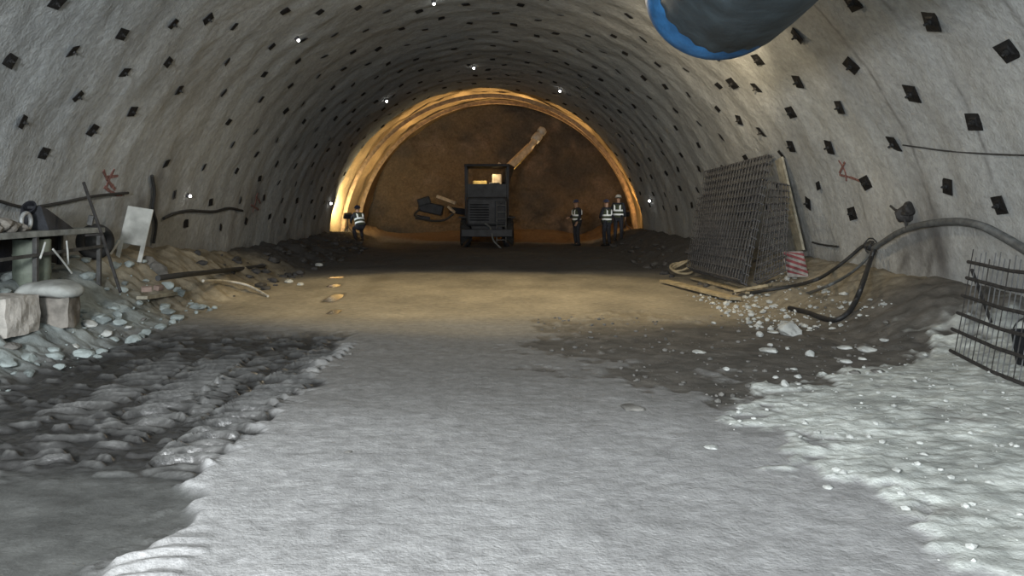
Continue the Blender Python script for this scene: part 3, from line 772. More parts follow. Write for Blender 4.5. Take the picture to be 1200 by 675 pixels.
mb = MB(); mb.add([P+Vector(v) for v in ((-.2, -.18, 0), (.2, -.18, 0), (.2, .42, 0), (-.2, .42, 0), (-.12, -.22, .30), (.12, -.22, .30), (.14, -.1, .26), (-.14, -.1, .26))], [[3, 2, 1, 0], [0, 1, 5, 4], [1, 2, 6, 5], [2, 3, 7, 6], [3, 0, 4, 7], [4, 5, 6, 7]]); mb.build('hopper_body', M['mach'], t)
mb = MB(); mb.lathe([(.07, 0), (.09, .06), (.07, .06), (.05, 0)], P+Vector((0, -.22, .26)), 14, Matrix.Rotation(1.0, 3, 'X')); mb.build('spout', M['mach_dark'], t)
P = Vector((PX+.1, 9.55, zt+.035)); t = thing('flange_ring', 'pale metal ring standing on the steel platform left of the hopper', 'ring', P)
mb = MB(); mb.tube([P+Vector((.0, .10*math.cos(a), .115+.10*math.sin(a))) for a in [i*2*PI/24 for i in range(24)]], .026, 8, closed=True); mb.build('ring', M['bright_wire'], t, True)
mb = MB(); mb.box(P+Vector((0, 0, .012)), (.07, .12, .024), None, .004); mb.build('foot', M['steel'], t)
for k, (y_, s_, lab) in enumerate(((9.05, .16, 'grey clump of scrap on the platform at the left edge'), (9.28, .13, 'smaller brown clump of scrap beside the pale metal ring'), (8.8, .15, 'grey lump on the platform cut by the left edge'))):
    mb = MB(); P = Vector((PX+.08, y_, zt+.035+s_*.5)); mb.rock(P, (s_, s_, s_*.62), 40+k); mb.rock(P+Vector((.05, .12, -.02)), (s_*.6, s_*.6, s_*.5), 50+k)
    solo('scrap_pile', mb, M['concrete_brown'], lab, 'scrap', 'scrap on the platform')
P = base_of(-5.58, 9.78); t = thing('drum', 'greenish steel drum under the steel platform', 'drum', P)
mb = MB(); mb.lathe([(.20, 0), (.21, .02), (.21, .17), (.218, .19), (.21, .21), (.21, .38), (.218, .40), (.21, .42), (.21, .58), (.19, .60), (.19, .585)], P-Vector((0, 0, .04)), 28); mb.build('drum_body', M['green'], t, True)
mb = MB(); mb.lathe([(.03, .58), (.03, .61)], P+Vector((.09, -.06, -.04)), 10); mb.build('bung', M['steel'], t)
for (pa, pb, dx, lab) in (((53, 284), (47, 303), -5.2, 'short white stick leaning under the platform by the drum'), ((62, 292), (84, 320), -5.2, 'long white stick slanting down from the platform to the sack'), ((78, 282), (80, 310), -5.25, 'thin upright white stick left of the tyre')):
    d_ = lambda px: dx/((px-VX)/F)
    a = at(*pa, d_(pa[0])); b = at(*pb, d_(pb[0])); mb = MB(); mb.tube([a, (a+b)/2+Vector((.004, 0, .004)), b], .012, 8)
    solo('white_stick', mb, M['white'], lab, 'stick', 'white sticks by the platform')
P = at(97, 289, 11.0); P = Vector((-5.82, 11.85, fz(-5.82, 11.85)+.26))
t = thing('tyre', 'old black tyre standing against the far end of the steel platform', 'tyre', P-Vector((0, 0, .25)))
q = Matrix.Rotation(PI/2, 3, 'Y')@Matrix.Rotation(.0, 3, 'Z'); q = Matrix.Rotation(-1.0, 3, 'Z')@q
mb = MB(); mb.lathe([(.15, -.07), (.22, -.085), (.255, -.06), (.265, 0), (.255, .06), (.22, .085), (.15, .07), (.145, 0)], P, 36, q, True); mb.build('tread', M['tyre'], t, True)
mb = MB(); mb.lathe([(.145, -.05), (.12, -.02), (.05, -.03), (.05, .03), (.12, .02), (.145, .05)], P, 24, q); mb.build('rim', M['steel'], t, True)
# blocks and sack
def block(name, c_, size, rz, m, label, seed, cat='block'):
    bm = bmesh.new(); bmesh.ops.create_cube(bm, size=1)
    bmesh.ops.subdivide_edges(bm, edges=bm.edges[:], cuts=7, use_grid_fill=True)
    R_ = Matrix.Rotation(rz, 3, 'Z')
    for v in bm.verts:
        p = Vector((v.co.x*size[0], v.co.y*size[1], v.co.z*size[2]))
        k_ = max(0, abs(v.co.x)+abs(v.co.y)+abs(v.co.z)-1.0)*.25
        p *= 1-k_*.5
        p += Vector((mnoise.noise(p*6+Vector((seed, 0, 0))), mnoise.noise(p*6+Vector((0, seed, 0))), mnoise.noise(p*6+Vector((0, 0, seed)))))*.025
        v.co = R_@p
    mb = MB(); c_ = Vector(c_); mb.add([v.co+c_ for v in bm.verts], [[v.index for v in f.verts] for f in bm.faces]); bm.free()
    return solo(name, mb, m, label, cat)
zb = fz(-5.0, 9.25)
block('concrete_block', (-5.0, 9.25, zb+.15), (.42, .40, .36), .15, M['concrete_brown'], 'stained brown concrete block under the grey sack on the left bank', 3)
bm = bmesh.new(); bmesh.ops.create_uvsphere(bm, u_segments=32, v_segments=18, radius=1)
P = Vector((-5.08, 9.25, zb+.41)); mb = MB(); vv = []
for v in bm.verts:
    p = v.co; f_ = lambda c__, e_: math.copysign(abs(c__)**e_, c__)
    x_, y_, z_ = f_(p.x, .65)*.36, f_(p.y, .65)*.26, f_(p.z, .9)*.10
    w_ = mnoise.noise(Vector((x_*5, y_*5, z_*5)))*.05
    z_ += w_*.6-.10*(x_/.36)**2*(1 if x_ < 0 else .3)
    vv.append(P+Vector((x_, y_, z_)))
mb.add(vv, [[v.index for v in f.verts] for f in bm.faces]); bm.free()
solo('cement_sack', mb, M['sack'], 'plump grey sack lying on top of the stained concrete block', 'sack', smooth=True)
block('concrete_block', (-5.25, 8.55, fz(-5.25, 8.55)+.17), (.62, .55, .42), -.1, M['concrete'], 'large pale concrete block cut by the left edge of the picture', 8)
mb = MB(); P = base_of(-5.55, 9.55)
# steel rod with bracket
a = onfloor(141, 342, -.04); b = at(98, 214, a.y+.75)
t = thing('steel_rod', 'long thin steel rod leaning beside the platform on the left', 'rod', a)
MB().tube([a, a*.5+b*.5+Vector((.01, 0, 0)), b], .021, 8).build('shaft', M['rebar'], t)
c_ = a+(b-a)*.51; mb = MB(); mb.tube([c_+Vector((.02, -.02, .0)), at(100, 276, a.y+.2)], .016, 6); mb.build('side_bar', M['rebar'], t)
c_ = a+(b-a)*.66; mb = MB(); mb.box(c_+Vector((-.06, 0, -.03)), (.07, .05, .13), Matrix.Rotation(.2, 3, 'Y'), .01); mb.build('clip', M['steel'], t)
# white board with two legs
cc = at(160, 265, 13.0); ax = (at(164, 241, 13.15)-at(153, 287, 12.85)).normalized(); sd = Vector((.93, .36, 0)); sd = (sd-ax*sd.dot(ax)).normalized(); nn = sd.cross(ax)
gb = at(150, 304, 12.8); t = thing('white_board', 'white plastic board with two legs leaning on the left wall', 'board', gb)
RB = Matrix((sd, -nn, ax)).transposed()
mb = MB(); mb.box(cc, (.40, .05, .66), RB, .015); mb.build('panel', M['white'], t)
for s_ in (-.165, .165):
    mb = MB(); mb.box(cc-ax*.46+sd*s_*1.0, (.07, .05, .30), RB, .008); mb.build('leg', M['white'], t)
mb = MB(); mb.bar(cc-ax*.30-sd*.20+nn*.05, cc-ax*.60-sd*.28+nn*.10, .04); mb.build('side_strut', M['white'], t)
P = base_of(-5.55, 12.6); mb = MB(); gz = (cc-ax*.62).z
for k in range(5): mb.rock((cc.x+random.uniform(-.25, .4), cc.y+random.uniform(-.25, .15), gz-.13+random.uniform(-.1, .02)), (.22, .2, .2), 70+k, 2)
solo('mud_heap', mb, M['stone_dark'], 'dark heap of clods that the white board stands on', 'heap')
# long dark pipe and pale hose on the left floor
hose('drain_pipe', [onfloor(185, 326, .07), onfloor(215, 322, .10), onfloor(245, 319, .10), onfloor(280, 315, .10), onfloor(308, 312, .10)], .04, M['cable'], 'long dark pipe lying at the foot of the left wall', 'pipe')
hose('pale_hose', [onfloor(238, 329, .09), onfloor(262, 329, .10), onfloor(286, 333, .09), onfloor(302, 340, .06), onfloor(314, 347, .02)], .022, M['pale_cable'], 'thin pale hose curving over the floor on the left', 'hose')
plank((166, 349), (226, 341), .16, .05, M['wood'], 'pale plank lying along the left bank beyond the stones', h=.04)
for k, (px, py, w, lab) in enumerate(((172, 345, 12, 'reddish brick piece at the near end of the left plank'), (186, 343, 12, 'reddish brick piece halfway along the left plank'))):
    P = onfloor(px, py, 0); s_ = w/F*P.y; mb = MB(); mb.box(P+Vector((0, 0, .07)), (s_, s_*.6, s_*.5), Matrix.Rotation(.4+k, 3, 'Z')@Matrix.Rotation(.2, 3, 'X'), .012)
    solo('brick_piece', mb, mat('reddish_brick_%d' % k, (.20, .145, .12), .9), lab, 'brick', 'bricks on the left bank')

# ---------------------------------------------------------------- drilling machine at the face
MX, MY = .02, 32.6
gz = fz(MX, MY)-.02
t = thing('drilling_machine', 'tall dark drilling machine seen from behind, in front of the rock face', 'machine', (MX, MY, gz))
def mbx(name, c_, s_, m, bev=.03, parent=None, rot=None):
    mb = MB(); mb.box(Vector((MX, MY, gz))+Vector(c_), s_, rot, bev); return mb.build(name, m, parent or t)
mbx('chassis', (0, 1.2, .75), (1.25, 5.0, .40), M['mach_dark'], .04)
hood = mbx('engine_hood', (0, -.55, 1.45), (1.62, 1.7, 1.15), M['mach'], .10)
mb = MB()
for k in range(7): mb.box(Vector((MX, MY, gz))+Vector((-.30, -1.42, 1.12+.10*k)), (.75, .03, .045), Matrix.Rotation(.5, 3, 'X'), .004)
mb.build('radiator_grille', M['mach_dark'], hood)
mbx('side_door', (.52, -1.415, 1.45), (.42, .03, .85), M['mach_dark'], .01, hood)
mbx('rear_bumper', (0, -1.62, .62), (2.0, .22, .30), M['mach'], .03)
for s_ in (-1, 1):
    for y_ in (-.6, 2.6):
        P = Vector((MX+s_*.86, MY+y_, fz(MX+s_*.86, MY+y_)+.56))
        q = Matrix.Rotation(PI/2, 3, 'Y'); mb = MB()
        mb.lathe([(.30, -.19), (.46, -.21), (.54, -.17), (.57, -.08), (.57, .08), (.54, .17), (.46, .21), (.30, .19), (.28, 0)], P, 36, q, True)
        for k in range(22):
            a_ = 2*PI*k/22; mb.box(P+q@Vector((.575*math.cos(a_), .575*math.sin(a_), .08*(-1)**k)), (.05, .07, .2), q@Matrix.Rotation(a_, 3, 'Z'), .006)
        w_ = mb.build('wheel', M['tyre'], t, True)
        mb = MB(); mb.lathe([(.30, -.14), (.26, -.06), (.12, -.10), (.12, .10), (.26, .06), (.30, .14)], P, 24, q); mb.build('wheel_hub', M['mach'], w_, True)
    mbx('fender', (s_*.92, -.55, 1.22), (.40, 1.5, .06), M['mach'], .02)
    mb = MB(); g = Vector((MX, MY, gz))
    mb.bar(g+Vector((s_*.62, -1.35, .4)), g+Vector((s_*.98, -1.75, -.0)), .12); f_ = mb.build('stabiliser', M['mach_dark'], t)
    mb = MB(); mb.box(g+Vector((s_*1.0, -1.77, .03)), (.34, .34, .06), None, .01); mb.build('foot_pad', M['mach_dark'], f_)
g = Vector((MX, MY, gz))
cab = mbx('canopy_roof', (0, .15, 3.30), (1.82, 2.1, .10), M['mach_dark'], .03)
for s_ in (-1, 1):
    for y_ in (-.8, 1.1):
        mb = MB(); mb.bar(g+Vector((s_*.82, y_, 1.2)), g+Vector((s_*.84, y_, 3.27)), .11); mb.build('canopy_post', M['mach_dark'], t)
mbx('cab_lower_wall', (0, -.8, 2.22), (1.66, .06, .66), M['mach'], .01)
for s_ in (-1, 1): mbx('cab_side_panel', (s_*.82, .15, 1.9), (.05, 1.8, 1.2), M['mach'], .01)
mbx('control_console', (-.30, .85, 2.35), (.60, .25, .75), M['mach_yellow'], .04)
mbx('operator_seat', (.30, -.1, 1.95), (.48, .48, .14), M['mach_dark'], .04)
mbx('seat_back', (.30, -.38, 2.30), (.46, .12, .62), M['mach_dark'], .05)
mbx('hydraulic_tank', (.42, .75, 2.62), (.40, .35, .75), M['boom'], .05)
mb = MB()
for k in range(6): mb.bar(g+Vector((.38, -1.66, .35+.27*k)), g+Vector((.74, -1.66, .35+.27*k)), .035)
mb.bar(g+Vector((.38, -1.66, .25)), g+Vector((.38, -1.66, 1.85)), .035); mb.bar(g+Vector((.74, -1.66, .25)), g+Vector((.74, -1.66, 1.85)), .035); mb.bar(g+Vector((.56, -1.66, 1.8)), g+Vector((.56, -1.35, 1.8)), .05)
mb.build('ladder', M['steel'], t)
mb = MB(); mb.tube(spline([g+Vector((-.1, -1.45, 1.0)), g+Vector((.15, -1.62, .8)), g+Vector((.25, -1.8, .35)), g+Vector((.55, -1.9, .03))], 8), .04, 8); mb.build('trailing_hose', M['hose_grey'], t, True)
# right boom, raised
a = g+Vector((.75, 1.6, 2.6)); b = at(598, 194, 34.4); c_ = at(622, 171, 35.0); d_ = at(637, 151, 35.4)
mb = MB(); mb.bar(g+Vector((.45, 2.0, .9)), a, .34); mb.bar(a, b, .30); mb.build('boom_pedestal', M['mach_dark'], t)
mb = MB(); mb.bar(b-(c_-b)*.1, c_, .24, .30); bo = mb.build('raised_boom', M['boom'], t)
mb = MB(); e1 = c_-(d_-c_)*.15; mb.tube([e1, c_+(d_-c_)*.55], .15, 14); mb.build('telescopic_tube', M['boom'], bo, True)
mb = MB(); ed = (d_-c_).normalized(); mb.tube([c_+(d_-c_)*.30, c_+(d_-c_)*.42, c_+(d_-c_)*.62, c_+(d_-c_)*.66], [.19, .21, .21, .16], 14); mb.build('collar', M['concrete'], bo, True)
mb = MB(); mb.tube([c_+(d_-c_)*.66, c_+(d_-c_)*.74, c_+(d_-c_)*.76, d_-ed*.06, d_], [.10, .10, .20, .20, .12], 14); mb.build('boom_head', M['concrete'], bo, True)
mb = MB(); off = Vector((.02, -.05, -.24)); mb.tube([b+off, c_+off*.8], .055, 10); mb.tube([b+(c_-b)*.55+off*.9, c_+off*.8], .03, 10); mb.build('lift_cylinder', M['mach_yellow'], bo, True)
mb = MB(); mb.bar(at(594, 197, 34.2), at(584, 191, 34.2), .08); mb.build('hose_guide', M['boom'], t)
# left boom, lowered, with drifter and feed
a = g+Vector((-.55, 1.8, 1.35)); b = at(528, 246, 33.9); c_ = at(505, 244, 34.0)
mb = MB(); mb.bar(g+Vector((-.4, 2.2, .9)), a, .30); mb.bar(a, b, .26); bo = mb.build('lowered_boom', M['mach_dark'], t)
mb = MB(); mb.box(c_, (1.05, .55, .46), Matrix.Rotation(.22, 3, 'Y'), .05); mb.build('feed_cradle', M['mach_dark'], bo)
mb = MB(); mb.box(at(497, 236, 33.9), (.55, .40, .34), Matrix.Rotation(-.3, 3, 'Y'), .05); mb.build('rock_drill', M['mach'], bo)
mb = MB(); mb.bar(at(512, 230, 33.8), at(534, 238, 33.5), .16, .12); mb.build('feed_beam', M['boom'], bo)
mb = MB(); mb.bar(at(525, 242, 33.5), at(533, 249, 33.3), .10); mb.build('knuckle', M['boom'], bo)
mb = MB(); mb.bar(at(487, 254, 33.9), at(504, 257, 33.9), .22, .20); mb.build('support_shoe', M['mach_dark'], bo)
mb = MB(); mb.tube(spline([at(492, 245, 33.7), at(486, 252, 33.6), at(500, 258, 33.5), at(520, 258, 33.4), at(532, 250, 33.4)], 8), .05, 8); mb.build('feed_hose', M['rubber'], bo, True)

# ---------------------------------------------------------------- workers
def skin(verts, edges, name):
    me = bpy.data.meshes.new(name); me.from_pydata([v[0] for v in verts], edges, []); o = bpy.data.objects.new(name, me); COL.objects.link(o)
    md = o.modifiers.new('s', 'SKIN'); md.use_smooth_shade = True
    for i, v in enumerate(verts):
        r = v[1]; me.skin_vertices[0].data[i].radius = r if isinstance(r, tuple) else (r, r)
    me.skin_vertices[0].data[0].use_root = True
    sb = o.modifiers.new('d', 'SUBSURF'); sb.levels = 2; sb.render_levels = 2
    dg = bpy.context.evaluated_depsgraph_get(); dg.update()
    m2 = bpy.data.meshes.new_from_object(o.evaluated_get(dg)); bpy.data.objects.remove(o); bpy.data.meshes.remove(me)
    vs = [v.co.copy() for v in m2.vertices]; fs = [list(p.vertices) for p in m2.polygons]; bpy.data.meshes.remove(m2)
    return vs, fs
STAND = dict(pel=(0, 0, .95), sp=(0, 0, 1.14), ch=(0, .0, 1.34), nk=(0, 0, 1.49), hb=(0, .02, 1.57), hd=(0, .03, 1.68),
             sL=(-.19, 0, 1.43), eL=(-.26, -.02, 1.16), wL=(-.25, .10, .93), sR=(.19, 0, 1.43), eR=(.26, -.02, 1.16), wR=(.25, .10, .93),
             hL=(-.10, 0, .90), kL=(-.12, .03, .50), aL=(-.13, -.02, .09), hR=(.10, 0, .90), kR=(.12, .03, .50), aR=(.13, -.02, .09))
def pose(**k): d = dict(STAND); d.update(k); return d
def person(loc, rz, p, label, helmet, stripes=True, strip_pat=(1.02, 1.16)):
    loc = Vector(loc); R_ = Matrix.Rotation(rz, 3, 'Z')
    J = {k_: Vector(v) for k_, v in p.items()}
    W = lambda v: loc+R_@v
    t = thing('person', label, 'person', loc, 'workers at the tunnel face')
    def mk(name, keys, edges, m, parent=t, smooth=True):
        idx = {k_: i for i, (k_, r) in enumerate(keys)}
        vs, fs = skin([(tuple(J[k_]), r) for k_, r in keys], [(idx[a], idx[b]) for a, b in edges], name)
        mb = MB(); mb.add([W(v) for v in vs], fs); return mb, (name, m, parent)
    # body: one continuous surface incl. hands with fingers
    keys = [('pel', .115), ('sp', .105), ('ch', (.14, .10)), ('nk', .055), ('hb', .075), ('hd', .088)]
    ed = [('pel', 'sp'), ('sp', 'ch'), ('ch', 'nk'), ('nk', 'hb'), ('hb', 'hd')]
    for s_ in 'LR':
        keys += [('s'+s_, .06), ('e'+s_, .042), ('w'+s_, .028), ('h'+s_, .085), ('k'+s_, .055), ('a'+s_, .038)]
        ed += [('ch', 's'+s_), ('s'+s_, 'e'+s_), ('e'+s_, 'w'+s_), ('pel', 'h'+s_), ('h'+s_, 'k'+s_), ('k'+s_, 'a'+s_)]
        d_ = (J['w'+s_]-J['e'+s_]).normalized(); sgn = -1 if s_ == 'L' else 1
        fw = Vector((0, 1, 0)); fw = (fw-d_*fw.dot(d_)).normalized(); inn = d_.cross(fw)*1.0
        J['p'+s_] = J['w'+s_]+d_*.06; keys.append(('p'+s_, (.036, .018))); ed.append(('w'+s_, 'p'+s_))
        for i in range(4):
            ln = (.075, .085, .08, .062)[i]; o_ = fw*(.03-.02*i)
            J['f%d%s' % (i, s_)] = J['p'+s_]+d_*.045+o_; J['g%d%s' % (i, s_)] = J['p'+s_]+d_*(.045+ln*.6)+o_-inn*sgn*.012; J['i%d%s' % (i, s_)] = J['p'+s_]+d_*(.045+ln)+o_-inn*sgn*.035
            keys += [('f%d%s' % (i, s_), .009), ('g%d%s' % (i, s_), .0085), ('i%d%s' % (i, s_), .007)]
            ed += [('p'+s_, 'f%d%s' % (i, s_)), ('f%d%s' % (i, s_), 'g%d%s' % (i, s_)), ('g%d%s' % (i, s_), 'i%d%s' % (i, s_))]
        J['t'+s_] = J['w'+s_]+d_*.05+fw*.045; J['u'+s_] = J['w'+s_]+d_*.085+fw*.06
        keys += [('t'+s_, .010), ('u'+s_, .008)]; ed += [('p'+s_, 't'+s_), ('t'+s_, 'u'+s_)]
        J['b'+s_] = J['a'+s_]+Vector((0, .13, -.05)); keys.append(('b'+s_, .03)); ed.append(('a'+s_, 'b'+s_))
    mb, a_ = mk('body', keys, ed, M['skin'])
    hd = J['hd']; up = (J['hd']-J['hb']).normalized(); fwd = Vector((0, 1, 0)); fwd = (fwd-up*fwd.dot(up)).normalized()
    # nose, ears on the head
    for c0, sz_ in ((hd+fwd*.092-up*.03, (.014, .02, .022)), (hd+Vector((.088, 0, -.02)), (.01, .018, .03)), (hd+Vector((-.088, 0, -.02)), (.01, .018, .03))):
        bmx = bmesh.new(); bmesh.ops.create_icosphere(bmx, subdivisions=2, radius=1); bmx.verts.index_update()
        mb.add([W(c0+Vector((v.co.x*sz_[0], v.co.y*sz_[1], v.co.z*sz_[2]))) for v in bmx.verts], [[v.index for v in f.verts] for f in bmx.faces]); bmx.free()
    mb.build('body', M['skin'], t, True)
    for s_ in (-1, 1):
        e_ = MB(); c0 = W(hd+fwd*.083+Vector((s_*.032, 0, 0))); e_.lathe([(.002, -.012), (.011, -.006), (.012, .0), (.011, .006), (.002, .012)], c0, 10); e_.build('eye', M['boot'], t, True)
    e_ = MB(); e_.box(W(hd+fwd*.086-up*.062), (.045, .012, .010), R_, .003); e_.build('mouth', M['red_paint'], t)
    # clothes
    kj = [('pel', .15), ('sp', .145), ('ch', (.175, .13)), ('nk', .075)]; ej = [('pel', 'sp'), ('sp', 'ch'), ('ch', 'nk')]
    for s_ in 'LR': kj += [('s'+s_, .085), ('e'+s_, .062), ('w'+s_, .045)]; ej += [('ch', 's'+s_), ('s'+s_, 'e'+s_), ('e'+s_, 'w'+s_)]
    mb, a_ = mk('jacket', kj, ej, M['cloth_dark']); mb.build(*a_, True)
    kt = [('pel', .145)]; et = []
    for s_ in 'LR': kt += [('h'+s_, .112), ('k'+s_, .082), ('a'+s_, .066)]; et += [('pel', 'h'+s_), ('h'+s_, 'k'+s_), ('k'+s_, 'a'+s_)]
    mb, a_ = mk('trousers', kt, et, M['cloth_dark']); mb.build(*a_, True)
    for s_ in 'LR':
        mb = MB(); a0 = J['a'+s_]
        z0 = min(a0.z-.09, .0) if False else a0.z-.09
        for i, (y0, z_, r_) in enumerate(((-.03, .0, .055),)):
            pass
        vs = []
        prof = [(-.075, .045, .09), (-.03, .05, .16), (.03, .052, .13), (.10, .052, .075), (.17, .048, .06), (.20, .03, .04)]
        fs = []
        for (y0, w_, h_) in prof:
            for k_ in range(10):
                q_ = 2*PI*k_/10; vs.append(W(Vector((a0.x+w_*math.cos(q_), a0.y+y0, z0+h_*.5+h_*.5*math.sin(q_)))))
        for i in range(5):
            for k_ in range(10): fs.append([i*10+k_, i*10+(k_+1) % 10, i*10+10+(k_+1) % 10, i*10+10+k_])
        fs += [list(range(10)), list(range(50, 60))]
        mb.add(vs, fs); mb.build('boot', M['boot'], t, True)
    # vest follows the torso
    def torso(h):                      # h 0 pelvis .. 1 shoulders
        A0, B0_, C0 = J['pel'], J['ch'], J['nk']
        return (A0+(B0_-A0)*(h/.75)) if h < .75 else (B0_+(C0-B0_)*((h-.75)/.25*.75))
    axv = (J['ch']-J['pel']).normalized(); sx_ = Vector((1, 0, 0)); fx = axv.cross(sx_).normalized()*1.0
    def ring(h, k_=1.0, n_=28):
        c0 = torso(h); wx = (.198 if h < .62 else .198+.03*min(1, (h-.62)/.2))*k_; wy = .165*k_
        if h > .88: wx *= .92; wy *= .9
        return [W(c0+sx_*wx*math.cos(2*PI*i/n_)+fx*wy*math.sin(2*PI*i/n_)) for i in range(n_)]
    def shell(hs, k_):
        vs = []; fs = []; n_ = 28
        for h in hs: vs += ring(h, k_)
        for h in reversed(hs): vs += ring(h, k_-.03)
        m2 = len(hs)*2
        for i in range(m2):
            j = (i+1) % m2
            for q_ in range(n_): fs.append([i*n_+q_, i*n_+(q_+1) % n_, j*n_+(q_+1) % n_, j*n_+q_])
        return vs, fs
    mb = MB(); mb.add(*shell([-.08, .1, .3, .5, .62, .75, .88, .95], 1.0)); v_ = mb.build('safety_vest', M['vest'], t, True)
    for h in (.10, .40):
        mb = MB(); mb.add(*shell([h, h+.06, h+.13], 1.035)); props(mb.build('reflective_band', M['reflect'], v_, True), 'silver reflective band')
    for s_ in (-1, 1):
        for f_ in (-1, 1):
            mb = MB(); pts = [torso(h)+sx_*s_*.11+fx*f_*(.152 if h < .9 else .12) for h in (.5, .65, .8, .92)]
            vs = []; fs = []
            for p_ in pts:
                for dx_, dz_ in ((-.03, -.012), (.03, -.012), (.03, .012), (-.03, .012)): vs.append(W(p_+sx_*dx_+fx*f_*dz_))
            for i in range(3):
                for k_ in range(4): fs.append([i*4+k_, i*4+(k_+1) % 4, i*4+4+(k_+1) % 4, i*4+4+k_])
            fs += [[0, 1, 2, 3], [12, 13, 14, 15]]
            mb.add(vs, fs); mb.build('reflective_strap', M['reflect'], v_)
    # helmet
    q = up.to_track_quat('Z', 'Y').to_matrix(); mb = MB(); c0 = hd+up*.02
    prof = [(.118, 0), (.135, .004), (.135, .012), (.116, .018), (.112, .05), (.095, .09), (.06, .115), (.002, .122)]
    tmp = MB(); tmp.lathe(prof, (0, 0, 0), 24, q)
    mb.add([W(c0+v) for v in tmp.v], tmp.f); mb.build('helmet', helmet, t, True)
    return t
def ground(px, y_): x_ = (px-VX)/F*y_; return (x_, y_, fz(x_, y_))
person(ground(676, 31.4), 1.9, pose(wR=(.20, .24, 1.10), eR=(.25, .05, 1.17)), 'person in dark clothes standing alone left of the two workers by the arch', M['helmet_b'])
person(ground(711, 31.0), .6, pose(wL=(-.12, .25, 1.08), eL=(-.27, .05, 1.18)), 'person in a reflective vest, left one of the pair by the arch', M['helmet_b'])
person(ground(724.5, 31.2), -.4, pose(), 'person in a reflective vest and white helmet at the right foot of the arch', M['helmet_w'])
CR = pose(pel=(0, -.12, .62), sp=(0, -.06, .80), ch=(0, .06, .97), nk=(0, .16, 1.09), hb=(0, .20, 1.16), hd=(0, .23, 1.27), sL=(-.19, .10, 1.04), sR=(.19, .10, 1.04), eL=(-.25, .25, .82), eR=(.25, .25, .82), wL=(-.18, .42, .70), wR=(.18, .42, .70),
          hL=(-.10, -.12, .58), hR=(.10, -.12, .58), kL=(-.15, .24, .50), kR=(.15, .24, .50), aL=(-.14, .0, .09), aR=(.14, .0, .09))
person(ground(421, 31.2), .5, CR, 'person in a reflective vest bending down at the left foot of the arch', M['helmet_b'])

# ---------------------------------------------------------------- work floodlights at the arch (they face the rock)
def flood(x_, y_, h, aim, label):
    P = Vector((x_, y_, fz(x_, y_))); t = thing('floodlight', label, 'floodlight', P, 'floodlights at the arch')
    d_ = (Vector(aim)-Vector((x_, y_, P.z+h))).normalized(); q = d_.to_track_quat('Z', 'Y').to_matrix(); c_ = P+Vector((0, 0, h))
    mb = MB(); mb.box(c_, (.34, .26, .14), q, .03); hd = mb.build('lamp_head', M['lamp_body'], t)
    mb = MB(); mb.box(c_+d_*.073, (.29, .21, .008), q, .002); mb.build('lamp_glass', M['flood_on'], hd)
    mb = MB(); mb.tube([P+Vector((0, 0, h-.1)), P+Vector((0, 0, .1))], .022, 8); mb.build('stand', M['lamp_body'], t)
    for k in range(3):
        a_ = 2*PI*k/3; ex = P+Vector((.28*math.cos(a_), .28*math.sin(a_), 0)); ex.z = fz(ex.x, ex.y)
        mb = MB(); mb.tube([P+Vector((0, 0, .35)), ex], .014, 6); mb.build('leg', M['lamp_body'], t)
    return c_+d_*.10, d_
FL = flood(-5.72, 32.8, .75, (-6.4, 34.2, 2.6), 'floodlight on a low tripod at the left foot of the arch, facing the rock')
FR = flood(5.75, 32.9, .75, (5.2, 36.0, 4.2), 'floodlight on a low tripod at the right foot of the arch, facing the rock')

# ---------------------------------------------------------------- lights
def area(name, loc, dirv, sx_, sy_, w, col, spread=PI):
    l = bpy.data.lights.new(name, 'AREA'); l.shape = 'RECTANGLE'; l.size = sx_; l.size_y = sy_; l.energy = w; l.color = col; l.spread = spread
    o = bpy.data.objects.new(name, l); COL.objects.link(o); o.location = loc; o.rotation_euler = Vector(dirv).to_track_quat('-Z', 'Y').to_euler(); return o
def spot(name, loc, dirv, ang, w, col, blend=.3, rad=.1):
    l = bpy.data.lights.new(name, 'SPOT'); l.spot_size = ang; l.spot_blend = blend; l.energy = w; l.color = col; l.shadow_soft_size = rad
    o = bpy.data.objects.new(name, l); COL.objects.link(o); o.location = loc; o.rotation_euler = Vector(dirv).to_track_quat('-Z', 'Y').to_euler(); return o
area('behind_camera_fill', (-1, -5.5, 3.0), (0, 1, -.05), 8, 4.5, 900, (.80, .92, 1.0))  # unseen area light added behind the camera for the near brightness
area('camera_side_fill', (-2.4, -1.6, 2.5), (.22, 1, -.08), 1.2, .8, 1200, (.97, .99, 1.0))  # flash-like light added beside the camera to lift near floor and walls
spot('crown_floodlight', (-.3, 14.6, 5.9), (.02, .02, -1), D(84), 1000, (1.0, .78, .42), .25, .25)
spot('crown_wall_light', (.9, 14.2, 5.35), (.12, .05, -1), D(176), 330, (1.0, .82, .56), .25, .3)
spot('duct_end_light', at(838, 32, 11.4), (-.35, .75, -.5), D(178), 90, (1.0, .82, .54), .25, .2)
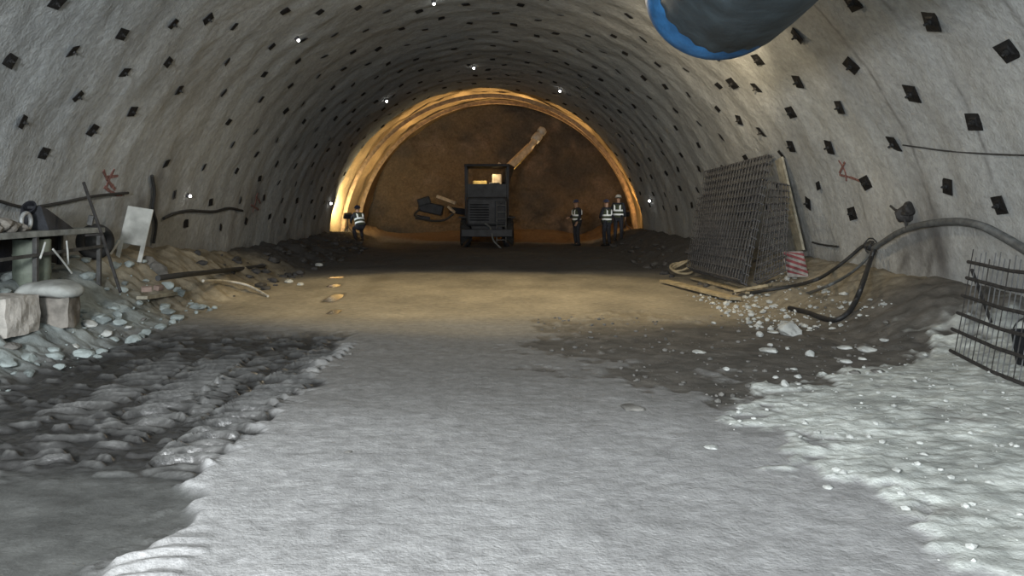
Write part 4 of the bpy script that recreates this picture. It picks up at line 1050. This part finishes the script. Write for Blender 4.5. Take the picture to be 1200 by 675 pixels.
spot('duct_end_beam', at(838, 32, 11.4), (.13, 1, .0), D(62), 1350, (1.0, .82, .55), .9, .2)
area('left_arch_flood', FL[0], FL[1], .3, .22, 150, (1, .84, .5))
area('right_arch_flood', FR[0], FR[1], .3, .22, 40, (1, .58, .2))
area('canopy_lamp', g+Vector((0, .2, 3.22)), (0, .1, -1), .5, .3, 22, (1, .82, .5))
area('machine_work_light', g+Vector((0, 1.5, 3.6)), (0, 1, .15), .6, .2, 9, (1, .64, .30))
for k in range(7):                               # unseen spots added behind the machine to brighten the whole arch
    a_ = D(12+26*k); spot('arch_fill_spot', (.35, 35.0, 1.3), (math.cos(a_), -.0, math.sin(a_)*.82), D(42), (520, 640, 1250, 1550, 1400, 800, 520)[k], (1, .70, .34), .3, .1)
spot('vest_fill_right', wall_at(763, 235, .2), Vector(ground(718, 31.1))+Vector((0, 0, 1.2))-wall_at(763, 235, .2), D(34), 75, (.95, 1, 1), .5, .05)  # added spot that makes the vest tape shine, in place of retroreflection
spot('vest_fill_left', wall_at(386, 238, .25), Vector(ground(421, 31.2))+Vector((0, 0, .85))-wall_at(386, 238, .25), D(34), 75, (.95, 1, 1), .5, .05)  # likewise added, for the vest of the bending worker

w = bpy.data.worlds.new('world'); scn.world = w; w.use_nodes = True
w.node_tree.nodes['Background'].inputs['Color'].default_value = (.6, .7, .85, 1); w.node_tree.nodes['Background'].inputs['Strength'].default_value = .3

# ---------------------------------------------------------------- camera
cam = bpy.data.cameras.new('camera'); cam.lens = 28; cam.sensor_width = 36; cam.sensor_fit = 'HORIZONTAL'
cam.shift_x = (600-VX)/1200; cam.shift_y = -(337.5-VY)/1200; cam.clip_start = .05; cam.clip_end = 200
co = bpy.data.objects.new('camera', cam); COL.objects.link(co); co.location = (0, 0, CH); co.rotation_euler = (PI/2, 0, 0)
scn.camera = co
vs_ = scn.view_settings; vs_.view_transform = 'Standard'; vs_.look = 'None'; vs_.gamma = 1; vs_.exposure = 0; vs_.use_curve_mapping = False
scn.cycles.use_denoising = True
scn.cycles.max_bounces = 6
